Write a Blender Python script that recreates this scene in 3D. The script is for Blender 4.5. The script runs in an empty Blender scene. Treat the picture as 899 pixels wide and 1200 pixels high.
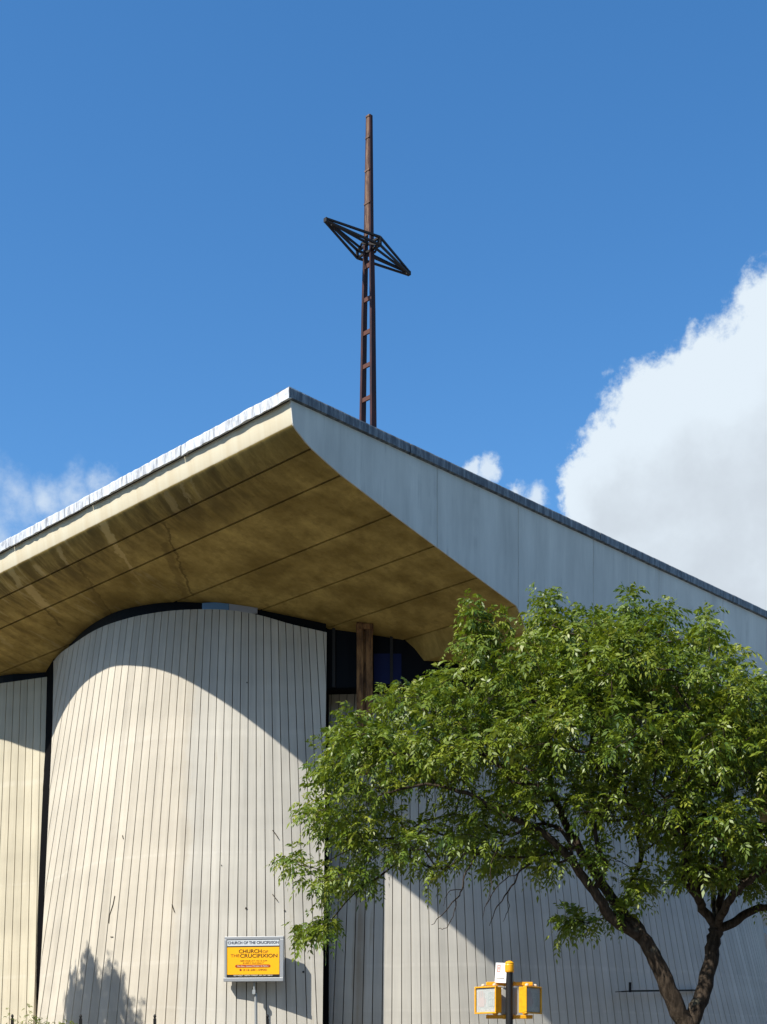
import bpy, bmesh, math, random
import numpy as np
from mathutils import Vector, Matrix

R_ = math.radians
random.seed(7)
rng = np.random.default_rng(11)
sc = bpy.context.scene
COL = sc.collection

# ------------------------------------------------------------------ camera
FPX, HOR, CX, EYE = 1566.0, 1240.0, 450.0, 1.6      # survey of the place: focal length and eye height
cam_d = bpy.data.cameras.new('camera')
cam = bpy.data.objects.new('camera', cam_d); COL.objects.link(cam)
cam.location = (0, 0, EYE); cam.rotation_euler = (R_(90), 0, 0)
cam_d.sensor_fit = 'HORIZONTAL'; cam_d.sensor_width = 36
cam_d.lens = 36 * FPX / 899
cam_d.shift_y = (HOR - 600) / 899
cam_d.clip_start = 0.1; cam_d.clip_end = 6000
sc.camera = cam

# ------------------------------------------------------------------ light
SUN_H = Vector((0.766, 0.643, 0)).normalized()       # horizontal travel of the sunlight
SUN_EL = R_(46.6)
sun_d = bpy.data.lights.new('sun', 'SUN'); sun = bpy.data.objects.new('sun', sun_d); COL.objects.link(sun)
sun_d.energy = 5.0; sun_d.angle = R_(0.5); sun_d.color = (1.0, 0.95, 0.86)
travel = Vector((SUN_H.x * math.cos(SUN_EL), SUN_H.y * math.cos(SUN_EL), -math.sin(SUN_EL)))
sun.rotation_euler = travel.to_track_quat('-Z', 'Y').to_euler()
sun.location = (-30, -15, 40)

world = bpy.data.worlds.new('World'); sc.world = world; world.use_nodes = True
WN, WL = world.node_tree.nodes, world.node_tree.links
WN.clear()
def wn(t, **k):
    n = WN.new(t)
    for a, b in k.items(): setattr(n, a, b)
    return n
def wmath(op, a, b=None, clamp=False):
    n = wn('ShaderNodeMath', operation=op); n.use_clamp = clamp
    for i, v in enumerate((a, b)):
        if v is None: continue
        if isinstance(v, (int, float)): n.inputs[i].default_value = v
        else: WL.new(v, n.inputs[i])
    return n.outputs[0]
sky = wn('ShaderNodeTexSky', sky_type='NISHITA', sun_disc=False)
sky.sun_elevation = SUN_EL
sky.sun_rotation = math.atan2(-SUN_H.x, -SUN_H.y)
sky.altitude = 0; sky.air_density = 1.0; sky.dust_density = 0.25; sky.ozone_density = 2.2
SKY_STRENGTH = 0.115
hsv = wn('ShaderNodeHueSaturation'); hsv.inputs['Saturation'].default_value = 1.29
hsv.inputs['Value'].default_value = 1.18
WL.new(sky.outputs[0], hsv.inputs['Color'])
tc = wn('ShaderNodeTexCoord'); DIR = tc.outputs['Generated']
def wnoise(scale, detail=8, rough=0.6, off=(0, 0, 0), stretch=(1, 1, 1)):
    mp = wn('ShaderNodeMapping'); mp.inputs['Location'].default_value = off; mp.inputs['Scale'].default_value = stretch
    WL.new(DIR, mp.inputs['Vector'])
    n = wn('ShaderNodeTexNoise'); n.inputs['Scale'].default_value = scale; n.inputs['Detail'].default_value = detail
    n.inputs['Roughness'].default_value = rough
    WL.new(mp.outputs[0], n.inputs['Vector'])
    return n
def sky_dir(x, y):
    return Vector(((x - CX) / FPX, 1, (HOR - y) / FPX)).normalized()
# clouds hang in fixed directions of the sky dome; the edge is broken up by fractal noise
warp = wnoise(9, 9, 0.62)
wv = wn('ShaderNodeVectorMath', operation='SUBTRACT'); WL.new(warp.outputs['Color'], wv.inputs[0]); wv.inputs[1].default_value = (.5, .5, .5)
ws = wn('ShaderNodeVectorMath', operation='SCALE'); WL.new(wv.outputs[0], ws.inputs[0]); ws.inputs['Scale'].default_value = 0.07
wa = wn('ShaderNodeVectorMath', operation='ADD'); WL.new(DIR, wa.inputs[0]); WL.new(ws.outputs[0], wa.inputs[1])
def blob(x, y, r):
    d = wn('ShaderNodeVectorMath', operation='DISTANCE'); WL.new(wa.outputs[0], d.inputs[0]); d.inputs[1].default_value = sky_dir(x, y)
    return wmath('SUBTRACT', 1.0, wmath('DIVIDE', d.outputs['Value'], r / 1850.0))
big = None
for b in ((915, 535, 180), (840, 560, 165), (770, 590, 112), (725, 600, 80), (990, 435, 150), (900, 690, 230), (1100, 560, 300), (800, 700, 150)):
    v = blob(*b); big = v if big is None else wmath('SMOOTH_MAX', big, v)
    if big.node.operation == 'SMOOTH_MAX': big.node.inputs[2].default_value = 0.15
fine = wnoise(42, 10, 0.62, (3.1, 0, 1.7))
edge = wmath('ADD', big, wmath('MULTIPLY', wmath('SUBTRACT', fine.outputs[0], 0.5), 0.55))
def smooth(v, a, b):
    n = wn('ShaderNodeMapRange', interpolation_type='SMOOTHSTEP'); WL.new(v, n.inputs[0])
    n.inputs[1].default_value = a; n.inputs[2].default_value = b
    return n.outputs[0]
crisp = wnoise(120, 8, 0.6, (1, 4, 2))
m_big = smooth(wmath('ADD', edge, wmath('MULTIPLY', wmath('SUBTRACT', crisp.outputs[0], 0.5), 0.16)), -0.03, 0.14)
small = None
for b in ((572, 560, 17), (552, 558, 14), (628, 596, 20), (604, 588, 16), (690, 478, 13), (722, 437, 15)):
    v = blob(*b); small = v if small is None else wmath('MAXIMUM', small, v)
m_small = wmath('MULTIPLY', smooth(wmath('ADD', small, wmath('MULTIPLY', wmath('SUBTRACT', fine.outputs[0], 0.5), 1.7)), -0.05, 0.75), 0.85)
lft = None
for b in ((10, 595, 46), (-60, 600, 90), (50, 590, 36), (88, 578, 34), (120, 572, 22), (-10, 640, 50)):
    v = blob(*b); lft = v if lft is None else wmath('MAXIMUM', lft, v)
m_left = wmath('MULTIPLY', smooth(wmath('ADD', lft, wmath('MULTIPLY', wmath('SUBTRACT', fine.outputs[0], 0.5), 1.7)), -0.2, 1.3), 0.75)
# unseen clouds added overhead and behind the viewer to brighten the shaded walls
rest = None
for dv, r in (((-0.2, -0.75, 0.62), 520), ((-0.75, 0.1, 0.75), 330), ((0.35, -0.25, 0.9), 300), ((-0.7, -0.6, 0.35), 380)):
    d = wn('ShaderNodeVectorMath', operation='DISTANCE'); WL.new(wa.outputs[0], d.inputs[0]); d.inputs[1].default_value = Vector(dv).normalized()
    v = wmath('SUBTRACT', 1.0, wmath('DIVIDE', d.outputs['Value'], r / 1850.0)); rest = v if rest is None else wmath('MAXIMUM', rest, v)
wide = wnoise(4.5, 8, 0.6, (2, 5, 1))
m_rest = smooth(wmath('ADD', rest, wmath('MULTIPLY', wmath('SUBTRACT', wide.outputs[0], 0.5), 1.6)), 0.0, 0.3)
mask = wmath('MAXIMUM', wmath('MAXIMUM', wmath('MAXIMUM', m_big, m_small), m_left, True), m_rest, True)
body = wnoise(6.5, 7, 0.5, (0.4, 1.3, 0.2))
fine2 = wnoise(24, 9, 0.6, (7, 2, 5))
# thick middle of the cloud is greyer than its thin bright rim
thick = wmath('ADD', wmath('MULTIPLY', smooth(big, 0.15, 0.75), 0.55), wmath('ADD', wmath('MULTIPLY', wmath('SUBTRACT', body.outputs[0], 0.5), 2.2), wmath('MULTIPLY', wmath('SUBTRACT', fine2.outputs[0], 0.5), 1.0)))
shade = smooth(thick, 0.05, 1.0)
cmix = wn('ShaderNodeMix', data_type='RGBA'); WL.new(shade, cmix.inputs['Factor'])
CLOUD = 5.4
cmix.inputs['A'].default_value = (0.86 * CLOUD, 0.965 * CLOUD, 1.06 * CLOUD, 1)
cmix.inputs['B'].default_value = (0.69 * CLOUD, 0.765 * CLOUD, 0.845 * CLOUD, 1)
smix = wn('ShaderNodeMix', data_type='RGBA'); WL.new(mask, smix.inputs['Factor'])
WL.new(hsv.outputs[0], smix.inputs['A']); WL.new(cmix.outputs['Result'], smix.inputs['B'])
bg = wn('ShaderNodeBackground'); bg.inputs['Strength'].default_value = SKY_STRENGTH
WL.new(smix.outputs['Result'], bg.inputs['Color'])
wo = wn('ShaderNodeOutputWorld'); WL.new(bg.outputs[0], wo.inputs[0])

sc.render.engine = 'CYCLES'
sc.view_settings.view_transform = 'Standard'; sc.view_settings.look = 'None'
sc.view_settings.gamma = 1; sc.view_settings.use_curve_mapping = False
sc.view_settings.exposure = 0.55

# ------------------------------------------------------------------ helpers
def ray(x, y): return Vector(((x - CX) / FPX, 1, (HOR - y) / FPX))
def at(x, y, Y): return Vector((0, 0, EYE)) + ray(x, y) * Y       # surveyed point: bearing + distance

def mat(name, color, rough=0.8, metal=0.0, spec=0.35):
    m = bpy.data.materials.new(name); m.use_nodes = True
    b = m.node_tree.nodes['Principled BSDF']
    b.inputs['Base Color'].default_value = (*color, 1); b.inputs['Roughness'].default_value = rough
    b.inputs['Metallic'].default_value = metal; b.inputs['Specular IOR Level'].default_value = spec
    return m
class NT:
    def __init__(s, m): s.m = m; s.n = m.node_tree.nodes; s.l = m.node_tree.links; s.b = s.n['Principled BSDF']
    def node(s, t, **k):
        n = s.n.new(t)
        for a, b in k.items(): setattr(n, a, b)
        return n
    def put(s, v, sock):
        if isinstance(v, (int, float)): sock.default_value = v
        elif isinstance(v, tuple): sock.default_value = v if len(v) != 3 or sock.type == 'VECTOR' else (*v, 1)
        else: s.l.new(v, sock)
    def math(s, op, a, b=0.0, clamp=False):
        n = s.node('ShaderNodeMath', operation=op); n.use_clamp = clamp
        s.put(a, n.inputs[0]); s.put(b, n.inputs[1]); return n.outputs[0]
    def coord(s, kind='Object'):
        return s.node('ShaderNodeTexCoord').outputs[kind]
    def mapping(s, v, scale=(1, 1, 1), loc=(0, 0, 0), rot=(0, 0, 0)):
        n = s.node('ShaderNodeMapping'); s.l.new(v, n.inputs[0]); n.inputs['Scale'].default_value = scale
        n.inputs['Location'].default_value = loc; n.inputs['Rotation'].default_value = rot; return n.outputs[0]
    def noise(s, v, scale=1.0, detail=5, rough=0.6):
        n = s.node('ShaderNodeTexNoise'); s.l.new(v, n.inputs['Vector']); n.inputs['Scale'].default_value = scale
        n.inputs['Detail'].default_value = detail; n.inputs['Roughness'].default_value = rough; return n.outputs[0]
    def ramp(s, v, a, b, c0=0.0, c1=1.0):
        n = s.node('ShaderNodeMapRange', interpolation_type='SMOOTHSTEP'); s.l.new(v, n.inputs[0])
        n.inputs[1].default_value = a; n.inputs[2].default_value = b; n.inputs[3].default_value = c0; n.inputs[4].default_value = c1
        return n.outputs[0]
    def mix(s, f, a, b, mode='MIX'):
        n = s.node('ShaderNodeMix', data_type='RGBA', blend_type=mode)
        s.put(f, n.inputs['Factor']); s.put(a, n.inputs['A']); s.put(b, n.inputs['B']); return n.outputs['Result']
    def color(s, v): s.l.new(v, s.b.inputs['Base Color'])
    def bump(s, h, strength=0.3, dist=0.02):
        n = s.node('ShaderNodeBump'); s.l.new(h, n.inputs['Height']); n.inputs['Strength'].default_value = strength
        n.inputs['Distance'].default_value = dist; s.l.new(n.outputs[0], s.b.inputs['Normal'])

def mesh_obj(name, verts, faces, m, parent=None, smooth=False, mats=None, fmat=None):
    me = bpy.data.meshes.new(name); me.from_pydata([tuple(v) for v in verts], [], faces); me.update()
    o = bpy.data.objects.new(name, me); COL.objects.link(o)
    for q in (mats or [m]): me.materials.append(q)
    if fmat is not None: me.polygons.foreach_set('material_index', fmat)
    if smooth: me.polygons.foreach_set('use_smooth', [True] * len(me.polygons))
    if parent: o.parent = parent
    return o
def bm_obj(name, bm, m, parent=None, bevel=0.0, smooth=False):
    bmesh.ops.recalc_face_normals(bm, faces=bm.faces[:])
    me = bpy.data.meshes.new(name); bm.to_mesh(me); bm.free()
    o = bpy.data.objects.new(name, me); COL.objects.link(o); me.materials.append(m)
    if smooth: me.polygons.foreach_set('use_smooth', [True] * len(me.polygons))
    if parent: o.parent = parent
    if bevel:
        md = o.modifiers.new('bevel', 'BEVEL'); md.width = bevel; md.segments = 2; md.limit_method = 'ANGLE'
    return o
def add_box(bm, lo, hi, M=None):
    vs = [bm.verts.new((x, y, z)) for x in (lo[0], hi[0]) for y in (lo[1], hi[1]) for z in (lo[2], hi[2])]
    for f in ((0, 1, 3, 2), (4, 6, 7, 5), (0, 4, 5, 1), (2, 3, 7, 6), (0, 2, 6, 4), (1, 5, 7, 3)):
        bm.faces.new([vs[i] for i in f])
    if M is not None:
        for v in vs: v.co = M @ v.co
    return vs
def add_bar(bm, a, b, w, h, up=Vector((0, 0, 1)), w2=None, h2=None):
    a, b = Vector(a), Vector(b); d = (b - a).normalized()
    s = d.cross(up)
    if s.length < 1e-4: s = Vector((1, 0, 0))
    s.normalize(); t = s.cross(d).normalized()
    w2 = w if w2 is None else w2; h2 = h if h2 is None else h2
    q = [[bm.verts.new(p + s * (i * ww / 2) + t * (j * hh / 2)) for i, j in ((-1, -1), (1, -1), (1, 1), (-1, 1))] for p, ww, hh in ((a, w, h), (b, w2, h2))]
    bm.faces.new(q[0][::-1]); bm.faces.new(q[1])
    for i in range(4): bm.faces.new((q[0][i], q[0][(i + 1) % 4], q[1][(i + 1) % 4], q[1][i]))
def add_lathe(bm, prof, n=16, M=None):
    rings = []
    for r, z in prof:
        rings.append([bm.verts.new((r * math.cos(2 * math.pi * i / n), r * math.sin(2 * math.pi * i / n), z)) for i in range(n)])
    for a, b in zip(rings, rings[1:]):
        for i in range(n): bm.faces.new((a[i], a[(i + 1) % n], b[(i + 1) % n], b[i]))
    bm.faces.new(rings[0][::-1]); bm.faces.new(rings[-1])
    if M is not None:
        for rg in rings:
            for v in rg: v.co = M @ v.co
def add_tube(bm, pts, rad, n=8):
    pts = [Vector(p) for p in pts]; prev = None
    ref = Vector((0.31, 0.77, 0.12))
    for i, p in enumerate(pts):
        d = (pts[min(i + 1, len(pts) - 1)] - pts[max(i - 1, 0)]).normalized()
        s = d.cross(ref).normalized(); t = d.cross(s)
        r = rad[i] if hasattr(rad, '__len__') else rad
        ring = [bm.verts.new(p + (s * math.cos(a) + t * math.sin(a)) * r) for a in [2 * math.pi * k / n for k in range(n)]]
        if prev:
            for k in range(n): bm.faces.new((prev[k], prev[(k + 1) % n], ring[(k + 1) % n], ring[k]))
        else: bm.faces.new(ring[::-1])
        prev = ring
    bm.faces.new(prev)
def thing(name, label, cat, loc=(0, 0, 0), rotz=0.0, group=None):
    o = bpy.data.objects.new(name, None); COL.objects.link(o)
    o.location = loc; o.rotation_euler = (0, 0, rotz); o.empty_display_size = 0.3
    o['label'] = label; o['category'] = cat
    if group: o['group'] = group
    return o
def structure(o, kind='structure'): o['kind'] = kind; return o

# ------------------------------------------------------------------ ground
def ground_mat(name, c0, c1, scale, rough=0.9):
    m = mat(name, c0, rough); t = NT(m); v = t.coord()
    a = t.noise(v, scale, 8, 0.65); b = t.noise(v, scale * 0.07, 4)
    t.color(t.mix(t.ramp(t.math('ADD', t.math('MULTIPLY', a, 0.5), t.math('MULTIPLY', b, 0.5)), 0.3, 0.7), c0, c1)); t.bump(a, 0.2, 0.01)
    return m
M_ground = ground_mat('packed ground', (0.08, 0.075, 0.06), (0.12, 0.11, 0.09), 3)
M_asphalt = ground_mat('asphalt', (0.045, 0.045, 0.047), (0.07, 0.068, 0.066), 12)
M_walk = ground_mat('pavement concrete', (0.13, 0.122, 0.105), (0.19, 0.178, 0.15), 4)
M_paint = ground_mat('road paint', (0.72, 0.72, 0.70), (0.8, 0.8, 0.78), 20)
def sheet(name, pts, z, m):
    return structure(mesh_obj(name, [(x, y, z) for x, y in pts], [list(range(len(pts)))], m))
sheet('ground', [(-1500, -1500), (1500, -1500), (1500, 1500), (-1500, 1500)], -0.15, M_ground)
S2 = 2 ** -0.5
dL = Vector((-S2, S2, 0)); dR = Vector((S2, S2, 0)); nL = -dR; nR = -dL
CORNER = at(340, 457, 24.4)                     # upper corner of the roof
C0 = Vector((CORNER.x, CORNER.y, 0))
def uv(u, v, z=0): return C0 + dR * u + dL * v + Vector((0, 0, z))
# two streets meet in front of the church; the pavement wraps its corner
def quad_uv(u0, u1, v0, v1): return [(uv(u, v).x, uv(u, v).y) for u, v in ((u0, v0), (u1, v0), (u1, v1), (u0, v1))]
sheet('road', quad_uv(-20, -8, -120, 160), -0.146, M_asphalt)
sheet('road', quad_uv(-7.99, 160, -19, -9), -0.146, M_asphalt)
bm = bmesh.new()
pv = [uv(u, v) for u, v in ((-8, -9), (150, -9), (150, 150), (-8, 150))]
lo = [bm.verts.new((p.x, p.y, -0.149)) for p in pv]; hi = [bm.verts.new((p.x, p.y, 0.0)) for p in pv]
bm.faces.new(hi)
for i in range(4): bm.faces.new((lo[i], lo[(i + 1) % 4], hi[(i + 1) % 4], hi[i]))
structure(bm_obj('pavement', bm, M_walk))
for k in range(9):
    sheet('crosswalk_marking', quad_uv(-19.2 + k * 1.25, -18.6 + k * 1.25, -8.2, -5.2), -0.142, M_paint)

# ------------------------------------------------------------------ church: materials
def board_mat(name, warm, white, split, stain=0):
    m = mat(name, warm, 0.85, 0, 0.25); t = NT(m)
    sp = t.node('ShaderNodeSeparateXYZ'); t.l.new(t.coord('UV'), sp.inputs[0])
    u, z = sp.outputs[0], sp.outputs[1]
    idx = t.math('FLOOR', u)
    wnz = t.node('ShaderNodeTexWhiteNoise', noise_dimensions='1D'); t.l.new(idx, wnz.inputs['W'])
    cb = t.node('ShaderNodeCombineXYZ'); t.l.new(t.math('MULTIPLY', u, 0.9), cb.inputs[0]); t.l.new(t.math('MULTIPLY', z, 0.22), cb.inputs[1])
    streak = t.noise(cb.outputs[0], 1.3, 6, 0.65)
    cz = t.node('ShaderNodeCombineXYZ'); t.l.new(t.math('MULTIPLY', u, 0.03), cz.inputs[0]); t.l.new(z, cz.inputs[1])
    pour = t.noise(cz.outputs[0], 0.9, 3, 0.5)
    blot = t.noise(t.coord(), 0.55, 6, 0.6)
    speck = t.noise(t.coord(), 26, 3, 0.6)
    base = t.mix(t.ramp(t.math('ADD', u, t.math('MULTIPLY', t.math('SUBTRACT', blot, 0.5), 5.0)), split - 0.6, split + 0.6), warm, white)
    tone = t.math('ADD', 0.80, t.math('MULTIPLY', wnz.outputs['Value'], 0.13))
    tone = t.math('ADD', tone, t.math('MULTIPLY', t.math('SUBTRACT', streak, 0.5), 0.50))
    tone = t.math('ADD', tone, t.math('MULTIPLY', t.math('SUBTRACT', pour, 0.5), 0.38))
    tone = t.math('ADD', tone, t.math('MULTIPLY', t.math('SUBTRACT', blot, 0.5), 0.30))
    col = t.mix(1.0, base, t.node_rgb(tone), 'MULTIPLY')
    dirt = t.ramp(t.math('ADD', streak, t.math('MULTIPLY', blot, 0.6)), 0.9, 1.15, 0, 0.45)
    col = t.mix(dirt, col, (0.36, 0.31, 0.23))
    col = t.mix(t.ramp(speck, 0.74, 0.80, 0, 0.6), col, (0.16, 0.15, 0.13))
    band = None
    for zz, ww in ((9.15, 0.10), (6.35, 0.05), (3.85, 0.07), (2.75, 0.05)):
        dz = t.math('ABSOLUTE', t.math('ADD', t.math('SUBTRACT', z, zz), t.math('MULTIPLY', t.math('SUBTRACT', blot, 0.5), 0.25)))
        bb = t.ramp(dz, ww, ww * 0.3); band = bb if band is None else t.math('MAXIMUM', band, bb)
    col = t.mix(t.math('MULTIPLY', t.math('MULTIPLY', band, t.ramp(streak, 0.35, 0.6)), 0.13), col, (0.78, 0.74, 0.66))
    drip = t.math('MULTIPLY', t.ramp(streak, 0.56, 0.70), t.ramp(blot, 0.42, 0.62))
    col = t.mix(t.math('MULTIPLY', drip, 0.40), col, (0.40, 0.345, 0.25))
    if split == 27:
        col = t.mix(t.math('MULTIPLY', t.ramp(u, 5.5, 1.5), t.ramp(blot, 0.3, 0.6, 0.25, 0.75)), col, (0.36, 0.29, 0.20))
    if stain:
        du = t.math('ABSOLUTE', t.math('SUBTRACT', t.math('ADD', u, t.math('MULTIPLY', t.math('SUBTRACT', streak, 0.5), 1.2)), stain))
        col = t.mix(t.math('MULTIPLY', t.ramp(du, 0.95, 0.05), t.ramp(t.math('ADD', t.math('MULTIPLY', blot, 0.5), t.math('MULTIPLY', streak, 0.5)), 0.35, 0.62, 0.05, 0.6)), col, (0.24, 0.165, 0.09))
    t.color(col); t.bump(t.math('ADD', streak, t.math('MULTIPLY', speck, 0.4)), 0.25, 0.01)
    return m
def _rgb(self, v):
    c = self.node('ShaderNodeCombineColor')
    for i in range(3): self.l.new(v, c.inputs[i])
    return c.outputs[0]
NT.node_rgb = _rgb
M_wall = board_mat('board marked concrete', (0.62, 0.565, 0.465), (0.65, 0.615, 0.535), 27)
M_wall_left = board_mat('cream board marked concrete', (0.62, 0.56, 0.42), (0.62, 0.56, 0.42), 500)
M_wall_right = board_mat('grey board marked concrete', (0.62, 0.59, 0.52), (0.56, 0.545, 0.49), 22, 9.6)
M_joint = mat('dirty joint', (0.05, 0.044, 0.036), 0.95)
M_void = mat('black recess shade', (0.004, 0.004, 0.005), 0.9, 0, 0.05)
M_glass = mat('dark glazing', (0.004, 0.005, 0.008), 0.5, 0, 0.1)
M_pane_sky = mat('blue sky reflection pane', (0.15, 0.30, 0.52), 0.25)  # blue sky reflection put into the base colour
M_pane_sky_pale = mat('pale sky reflection pane', (0.42, 0.42, 0.47), 0.3)  # paler sky reflection, also held in the base colour
M_pane_dark = mat('deep blue pane', (0.008, 0.013, 0.075), 0.5, 0, 0.15)

# soffit / eave: stains run across the eave (object space: x = u into the building, y = v along the eave)
M_soffit = mat('stained soffit concrete', (0.40, 0.32, 0.17), 0.9, 0, 0.2)
t = NT(M_soffit); v = t.coord('UV'); sp = t.node('ShaderNodeSeparateXYZ'); t.l.new(v, sp.inputs[0]); U, V = sp.outputs[0], sp.outputs[1]
n1 = t.noise(t.mapping(v, (0.55, 0.55, 1)), 1.6, 8, 0.62)
n2 = t.noise(t.mapping(v, (0.35, 1.7, 1)), 1.5, 7, 0.65)      # streaks along u
n3 = t.noise(v, 0.35, 3, 0.5)
n4 = t.noise(v, 9, 6, 0.7)
base = t.mix(t.ramp(n1, 0.3, 0.7), (0.25, 0.168, 0.042), (0.56, 0.40, 0.125))
n5 = t.noise(v, 3.2, 9, 0.72)
base = t.mix(t.ramp(n5, 0.44, 0.66, 0, 0.45), base, (0.19, 0.125, 0.035))
base = t.mix(t.ramp(n4, 0.35, 0.75, 0, 0.30), base, (0.17, 0.125, 0.045))
edgez = t.math('MULTIPLY', t.ramp(U, 0.06, 0.09), t.ramp(U, 1.6, 0.4))
darkst = t.math('MULTIPLY', t.ramp(n2, 0.36, 0.60), edgez)
base = t.mix(t.math('MULTIPLY', t.math('MULTIPLY', darkst, t.ramp(n3, 0.35, 0.6, 0.25, 1.0)), 0.75), base, (0.085, 0.06, 0.022))
wet = t.math('MULTIPLY', t.ramp(V, 7.0, 10.5), t.ramp(n2, 0.50, 0.62))
base = t.mix(t.math('MULTIPLY', wet, 0.35), base, (0.10, 0.06, 0.02))
pale = t.math('MULTIPLY', t.math('MULTIPLY', t.ramp(V, 5.0, 8.0), t.ramp(n2, 0.43, 0.38)), t.ramp(U, 4.2, 1.5))
base = t.mix(t.math('MULTIPLY', pale, 0.25), base, (0.60, 0.50, 0.29))
wob = t.noise(t.mapping(v, (1, 1, 1)), 3.0, 6, 0.7)
def stroke(base, v0, sl, u0, u1, w, amt, colr):
    dv = t.math('ABSOLUTE', t.math('ADD', t.math('SUBTRACT', V, t.math('ADD', v0, t.math('MULTIPLY', U, sl))), t.math('MULTIPLY', t.math('SUBTRACT', wob, 0.5), 0.55)))
    k = t.math('MULTIPLY', t.math('MULTIPLY', t.ramp(dv, w, w * 0.55), t.ramp(U, u0 - 0.03, u0 + 0.03)), t.ramp(U, u1 + 0.10, u1 - 0.10))
    return t.mix(t.math('MULTIPLY', k, amt), base, colr)
for q in ((6.2, 0.5, 0.08, 0.52, 0.17, 0.7, (0.66, 0.50, 0.22)), (6.25, 0.5, 0.53, 1.27, 0.09, 0.65, (0.62, 0.46, 0.20)), (6.3, 0.5, 1.3, 1.8, 0.06, 0.4, (0.5, 0.36, 0.15)), (10.1, 0.5, 0.08, 0.5, 0.17, 0.6, (0.62, 0.48, 0.22)), (9.9, 0.5, 0.53, 1.27, 0.20, 0.65, (0.62, 0.46, 0.20)), (10.0, 0.5, 1.29, 2.0, 0.05, 0.6, (0.08, 0.05, 0.018)),
          (8.1, 0.3, 0.1, 0.5, 0.10, 0.55, (0.6, 0.46, 0.22)), (9.2, 0.3, 0.2, 0.5, 0.12, 0.5, (0.6, 0.46, 0.22)), (3.9, 0.4, 0.09, 0.5, 0.10, 0.4, (0.55, 0.42, 0.2)), (3.4, 0.4, 0.09, 0.5, 0.06, 0.4, (0.55, 0.42, 0.2)), (3.1, 0.4, 0.09, 0.45, 0.05, 0.3, (0.55, 0.42, 0.2)),
          (4.2, 0.85, 0.55, 2.7, 0.05, 0.6, (0.08, 0.05, 0.016)), (4.45, 0.85, 1.0, 2.7, 0.16, 0.35, (0.11, 0.07, 0.022)), (7.6, 0.7, 0.55, 2.4, 0.05, 0.5, (0.09, 0.055, 0.018)), (7.75, 0.7, 1.2, 2.4, 0.14, 0.3, (0.11, 0.07, 0.022)), (12.5, 0.5, 0.1, 2.0, 0.12, 0.4, (0.5, 0.38, 0.17))):
    base = stroke(base, *q)
lip = t.ramp(t.math('ADD', U, t.math('MULTIPLY', t.math('SUBTRACT', n2, 0.5), 0.012)), 0.068, 0.060)
cream = t.mix(t.ramp(n2, 0.35, 0.7, 0, 0.6), (0.66, 0.60, 0.45), (0.56, 0.46, 0.30))
base = t.mix(lip, base, cream)
t.color(base); t.bump(n4, 0.2, 0.01)
# grey gable fascia
M_fascia = mat('grey painted fascia', (0.60, 0.59, 0.55), 0.75, 0, 0.3)
t = NT(M_fascia); v = t.coord()
a = t.noise(t.mapping(v, (1.6, 1.6, 0.25)), 1.2, 7, 0.62); b = t.noise(v, 0.4, 4)
t.color(t.mix(t.ramp(t.math('ADD', t.math('MULTIPLY', a, 0.7), t.math('MULTIPLY', b, 0.3)), 0.3, 0.72), (0.52, 0.495, 0.44), (0.70, 0.665, 0.59)))
fz1 = t.noise(t.mapping(v, (3.5, 3.5, 0.12)), 1.5, 6, 0.7); fz2 = t.noise(v, 1.1, 5, 0.6)
fc = t.b.inputs['Base Color'].links[0].from_socket
fc = t.mix(t.math('MULTIPLY', t.ramp(fz1, 0.50, 0.66), t.math('MULTIPLY', t.ramp(fz2, 0.42, 0.62), 0.6)), fc, (0.44, 0.42, 0.375))
t.color(t.mix(t.math('MULTIPLY', t.ramp(fz1, 0.42, 0.34), 0.3), fc, (0.72, 0.685, 0.60)))
t.bump(a, 0.15, 0.01)
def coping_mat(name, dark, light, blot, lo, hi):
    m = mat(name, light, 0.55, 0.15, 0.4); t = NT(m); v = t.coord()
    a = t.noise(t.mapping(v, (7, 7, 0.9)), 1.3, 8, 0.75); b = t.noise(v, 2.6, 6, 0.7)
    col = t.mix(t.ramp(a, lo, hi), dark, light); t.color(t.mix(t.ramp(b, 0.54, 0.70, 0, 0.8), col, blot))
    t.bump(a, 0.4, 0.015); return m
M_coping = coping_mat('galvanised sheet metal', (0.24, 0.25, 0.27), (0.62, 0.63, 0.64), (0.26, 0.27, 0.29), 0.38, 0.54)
M_coping_shade = coping_mat('shade toned sheet metal', (0.075, 0.08, 0.09), (0.25, 0.26, 0.27), (0.06, 0.065, 0.07), 0.40, 0.66)  # same metal as the left coping, darkened for the shaded right eave
M_roof = ground_mat('roof felt', (0.10, 0.10, 0.10), (0.16, 0.15, 0.15), 2)
M_rust = mat('rusted steel', (0.14, 0.07, 0.035), 0.75, 0.2, 0.3)
t = NT(M_rust); v = t.coord(); a = t.noise(t.mapping(v, (3, 3, 0.6)), 3, 7, 0.7)
t.color(t.mix(t.ramp(a, 0.35, 0.65), (0.10, 0.05, 0.025), (0.36, 0.185, 0.075))); t.bump(a, 0.4, 0.01)

church = thing('church', 'concrete church with sweeping flat roof and curved board-marked walls', 'church', C0)
def to_local(pts): return [Vector(p) - C0 for p in pts]
ZR = CORNER.z
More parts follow.
